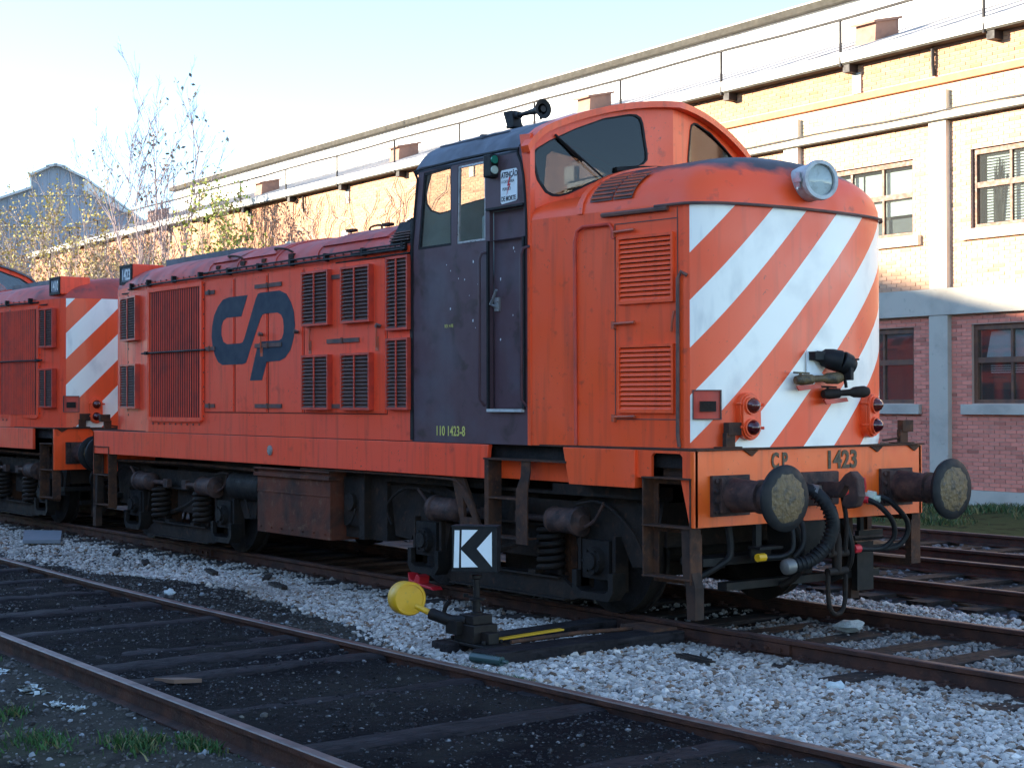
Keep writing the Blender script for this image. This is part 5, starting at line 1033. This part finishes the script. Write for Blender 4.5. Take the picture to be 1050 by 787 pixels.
b = NB(); b.tube([WF(s,.27,9.12+.015*math.sin(s)) for s in np.arange(S0,S1+2,1.7)],.03,6,smooth=0); b.build('rail_bar','iron',ws_)
S1r = S1; Sm = 47.
b = NB(); b.prism([(.05,8.49),(.05,8.52),(-4.0,9.95),(-4.0,9.92)],[],lambda a,c,t: WF(t,a,c),S0,S1); rf = b.build('roof','asbestos',ws_)
for s in np.arange(S0+1.1,S1,1.1):
    b = NB(); b.prism([(.07,8.505),(.07,8.535),(-3.98,9.965),(-3.98,9.93)],[],lambda a,c,t: WF(t,a,c),s-.03,s+.03); b.build('roof_sheet_joint','asbestos',rf)
b = NB(); b.box(S0,Sm,-4.3,-4.0,9.3,10.86,WF); b.build('monitor_wall','monitor',ws_)
b = NB(); b.box(S0,Sm+.2,-4.35,-3.8,10.86,11.02,WF); b.build('monitor_fascia','fascia',ws_)
b = NB(); b.prism([(-3.82,11.02),(-3.82,11.06),(-8.0,12.1),(-12.2,11.06),(-12.2,11.02)],[],lambda a,c,t: WF(t,a,c),S0,Sm+.1); b.build('monitor_roof','asbestos',ws_)
b = NB(); b.prism([(-4.3,9.9),(-4.3,10.86),(-8,11.9),(-11.7,10.86),(-11.7,9.9)],[],lambda a,c,t: WF(t,a,c),Sm-.1,Sm); b.build('monitor_gable','monitor',ws_)
b = NB(); b.prism([(-.3,-.3),(-.3,8.27),(-4,9.9),(-12,9.9),(-15.7,8.27),(-15.7,-.3)],[],lambda a,c,t: WF(t,a,c),S1-.2,S1); b.build('end_wall','mortar',ws_)
b = NB(); b.prism([(-16,8.49),(-16,8.52),(-12,9.95),(-12,9.92)],[],lambda a,c,t: WF(t,a,c),S0,S1); b.build('roof','asbestos',ws_)
v0 = None
for s, o_ in ((4.75,-1.6),(14.2,-1.6),(23.6,-1.6),(33,-1.6),(43,-1.6)):
    zz = 8.52+(.05-o_)*.353; b = NB(); b.prism([(o_+.35,zz-.14),(o_+.32,zz+.28),(o_-.35,zz+.46),(o_-.35,zz+.1)],[],lambda a,c,t: WF(t,a,c),s-.27,s+.27); b.prism([(o_+.42,zz+.26),(o_+.42,zz+.31),(o_-.42,zz+.50),(o_-.42,zz+.45)],[],lambda a,c,t: WF(t,a,c),s-.32,s+.32); b.build('roof_vent','ventb',ws_)
for s in (1.9,9.4,18,27):
    b = NB(); b.tube([WF(s,.06,8.2),WF(s,.06,7.9),WF(s,.03,7.7)],.035,6,smooth=0); b.build('downpipe','iron',ws_)
# ------------------------------------------------------------------ gabled shed far off at left
def unpx(u, v, dist):
    x = (u-525)/1613.5; y = -(v-393.5)/1613.5; f = camo.matrix_world.to_3x3(); d = f@Vector((x,y,-1)); return camo.matrix_world.translation+d*dist
gs = empty('gabled_shed', (0,0,0), label='grey corrugated shed with a stepped gable and raised ridge beyond the trees', cat='building')
gc = unpx(58,300,92.); gn = Vector((.84,-.54,0)).normalized(); ge = Vector((-gn.y,gn.x,0)); ge = ge if ge.dot(Vector((.604,.797,0))) > 0 else -ge
G = lambda a, c, t: tuple(Vector((gc.x,gc.y,0))+ge*a-gn*t+Vector((0,0,c)))
def zat(v, d=92.): return 1.776+(410.5-v)*d/1613.5
gx_ = lambda u: (u-58)*92/1613.5/ .985
gab = [(gx_(-90),0),(gx_(-90),zat(238)),(gx_(33),zat(193)),(gx_(33),zat(181)),(gx_(50),zat(171.5)),(gx_(58),zat(169.5)),(gx_(66),zat(171.5)),(gx_(86),zat(183)),(gx_(86),zat(195)),(gx_(210),zat(262)),(gx_(210),0)]
b = NB(); b.prism(gab,[],G,0,.3); b.build('gable_wall','greyshed',gs)
for k in range(60):
    a = gx_(-88)+k*(gx_(208)-gx_(-88))/60
    zt_ = np.interp(a,[p[0] for p in gab[1:10]],[p[1] for p in gab[1:10]]); b = NB(); b.box(a-.05,a+.05,-.05,0,0,zt_-.1,lambda x,t,z: G(x,z,t)); 
    if k%2 == 0: b.build('sheet_joint','greyshed',gs)
for v, ua, ub in ((199,33,88),(231,-70,142),(262,-88,150)): b = NB(); b.box(gx_(ua),gx_(ub),-.09,-.01,zat(v)-.05,zat(v)+.05,lambda x,t,z: G(x,z,t)); b.build('girt','greyshed',gs)
b = NB()
for p, q in zip(gab[1:-2], gab[2:-1]):
    if abs(p[0]-q[0]) < .01: b.prism([(p[0]-.04,min(p[1],q[1])),(p[0]+.04,min(p[1],q[1])),(p[0]+.04,max(p[1],q[1])),(p[0]-.04,max(p[1],q[1]))],[],G,-.1,60)
    else: b.prism([(p[0]-.1,p[1]),(q[0]+.1,q[1]),(q[0]+.1,q[1]+.14),(p[0]-.1,p[1]+.14)],[],G,-.3,60)
b.build('roof','shedroof',gs)
# ------------------------------------------------------------------ unseen shed behind the camera (roofline shaped to cast the shade over the yard)
dp = empty('unseen_shed', (0,0,0), label='large unseen shed on the near side of the yard, roofline shaped to cast its shade', cat='building')
b = NB(); HP = lambda a, c, t: (a, -30-t, c)
b.prism([(-170,-.3),(-170,10),(-140,16.7),(-47.5,16.7),(-38.6,14.45),(8,8.5),(8,-.3)],[],HP,0,26); b.build('wall','depot',dp)
b = NB(); b.prism([(-170.6,9.9),(-140,16.73),(-47.5,16.73),(-38.6,14.48),(8.6,8.45),(8.6,8.65),(-38.5,14.7),(-47.4,16.95),(-140,16.95),(-170.6,10.1)],[],HP,-.4,26.4); b.build('roof','shedroof',dp)
for x in np.arange(-140,0,5): b = NB(); b.box(x,x+2.6,.01,.05,1.5,4.6,lambda a,o,z: (a,-30+o,z)); b.build('window','room',dp)
# ------------------------------------------------------------------ trees
def tree(base, H, nst, lean, label, leaves, leafc, seed, spread=.35, group=None, name='bare_tree', twig=1., low=.25):
    rr = random.Random(seed); r = empty(name, base, label=label, cat='tree', group=group)
    tb = MB(); tw = MB(); tips = []
    def branch(mb, p, d, L, rad, depth):
        pts = [p]; q = p.copy(); dd = d.copy(); n = 5
        for i in range(n):
            dd = (dd+Vector((rr.gauss(0,.07),rr.gauss(0,.07),rr.gauss(.03,.04)))).normalized(); q = q+dd*L/n; pts.append(q.copy())
        mb.tube([tuple(x) for x in pts], max(rad,.009), 5 if depth == 0 else 4 if depth == 1 else 3, rs=(1,.3), smooth=0)
        if depth < 3:
            k = {0:15,1:7,2:3}[depth]
            for i in range(k):
                t = rr.uniform(low if depth == 0 else .2, 1); j = min(int(t*n), n-1); s = pts[j].lerp(pts[j+1], t*n-j)
                an = rr.uniform(0,6.283); out = Vector((math.cos(an),math.sin(an),0)); nd = (d*rr.uniform(.9,1.6)+out*rr.uniform(.4,.9)*spread*1.8).normalized()
                branch(tw, s, nd, L*rr.uniform(.26,.42)*(1.1-t*.4), rad*.38, depth+1)
        tips.append((pts[-1], depth)); tips.append((pts[3], depth))
    for i in range(nst):
        a = rr.uniform(0,6.28); d = Vector((lean[0]+rr.gauss(0,.035),lean[1]+rr.gauss(0,.035),1)).normalized(); st = Vector((rr.gauss(0,.25)*(nst>1),rr.gauss(0,.25)*(nst>1),0))
        branch(tb, st, d, H*rr.uniform(.88,1.), .034*H/8, 0)
    bk_ = 'barkdark' if leafc == 'tip' else 'bark'; tb.build('trunk',bk_,r); tw.build('twigs',bk_,r)['kind'] = 'stuff'
    V = []; T = []
    tips = [t for t in tips if t[1] >= 1]
    clus = [t[0] for t in tips if t[0].z > H*.83]; rr.shuffle(clus); clus = clus[:26] or [tips[0][0]]
    for _ in range(leaves):
        p, _d = rr.choice(tips) if rr.random() < .9 else rr.choice(tips)
        if leafc == 'tip' and p.z < H*.80: continue
        if leafc == 'tip': p = clus[rr.randrange(len(clus))]+Vector((rr.gauss(0,.07),rr.gauss(0,.07),rr.gauss(0,.07)))-Vector((rr.gauss(0,.12),rr.gauss(0,.12),rr.gauss(0,.12)))
        p = p+Vector((rr.gauss(0,.12),rr.gauss(0,.12),rr.gauss(0,.12))); s = rr.uniform(.04,.085)*(1.2 if leafc == 'tip' else 1)
        u = Vector((rr.gauss(0,1),rr.gauss(0,1),rr.gauss(0,1))).normalized(); w = u.orthogonal().normalized()*s; u = u*s
        V += [tuple(p-u),tuple(p+w*.6),tuple(p+u),tuple(p-w*.6)]
        c = {'tip':(.16,.15,.12),'yellow':(.38,.33,.08),'green':(.30,.36,.07),'brown':(.38,.30,.14)}[leafc]; k = rr.uniform(.6,1.4); 
        if leafc != 'tip' and rr.random() < .2: c = (.34,.24,.10)
        T += [tuple(x*k for x in c)]*4
    if V: npmesh('leaves', np.array(V), np.arange(len(V)).reshape(-1,4), 'leaf', parent=r, attr=np.array(T), kind='stuff')
    return r
def gp_(u, d): p = unpx(u, 411, d); return (p.x, p.y, -.1)
tree(gp_(158,52),10.4,3,(-.06,-.08),'slender pale bare tree with dark leaves at its tips, left of the tallest',120,'tip',3,.42,low=.45)
tree(gp_(190,52),11.4,2,(.0,.0),'tallest bare tree, thin branches with dark leaf clusters against the sky',190,'tip',8,.42,low=.45)
tree(gp_(228,50),7.6,3,(.0,.0),'leafy yellow green sapling rising in front of the workshop eaves',2600,'green',12,.5)
tree(gp_(246,50),5.9,2,(.0,.0),'yellow green bush beside the sapling, nearer the locomotive roof',1500,'green',21,.5)
bushes = [(8,72,10.2,4,'yellow','low yellow leafed thicket at the far left edge'),(28,70,9.6,4,'brown','brownish twiggy bush in front of the grey shed'),(44,66,10.5,3,'yellow','upright bush with pale stems in front of the shed gable'),(70,64,9.8,4,'yellow','dense yellow bush right of the shed gable'),(96,60,8.8,4,'yellow','yellow twiggy bush where the workshop gutter begins'),(118,58,7.6,4,'brown','brown bush hugging the end of the workshop wall'),(140,56,7.2,4,'brown','thin brown bush at the feet of the bare trees'),(168,54,7.0,4,'green','mixed green bush under the tallest bare tree'),(205,50,6.7,3,'brown','dry climbing twigs on the brick strip beside the sapling')]
for i, (u, d, H, ns, c, l) in enumerate(bushes): tree(gp_(u,d),H*.93,ns,(0,0),l,1300,c,40+i,.55,name='bush',low=.1)
rr = random.Random(5)
vine = MB()
for k in range(70):
    s = rr.uniform(18,46); z = 6.7; pts = [WF(s,.04,z)]
    for q in range(5): s += rr.gauss(.0,.25); z += rr.uniform(.1,.38); pts.append(WF(s,.04+rr.uniform(0,.03),min(z,8.2)))
    vine.tube(pts,.014,3,smooth=0)
tag(vine.build('climbing_plant','bark',None), 'leafless creeper on the upper brick wall behind the long hood', 'climbing plant', None, 'stuff')
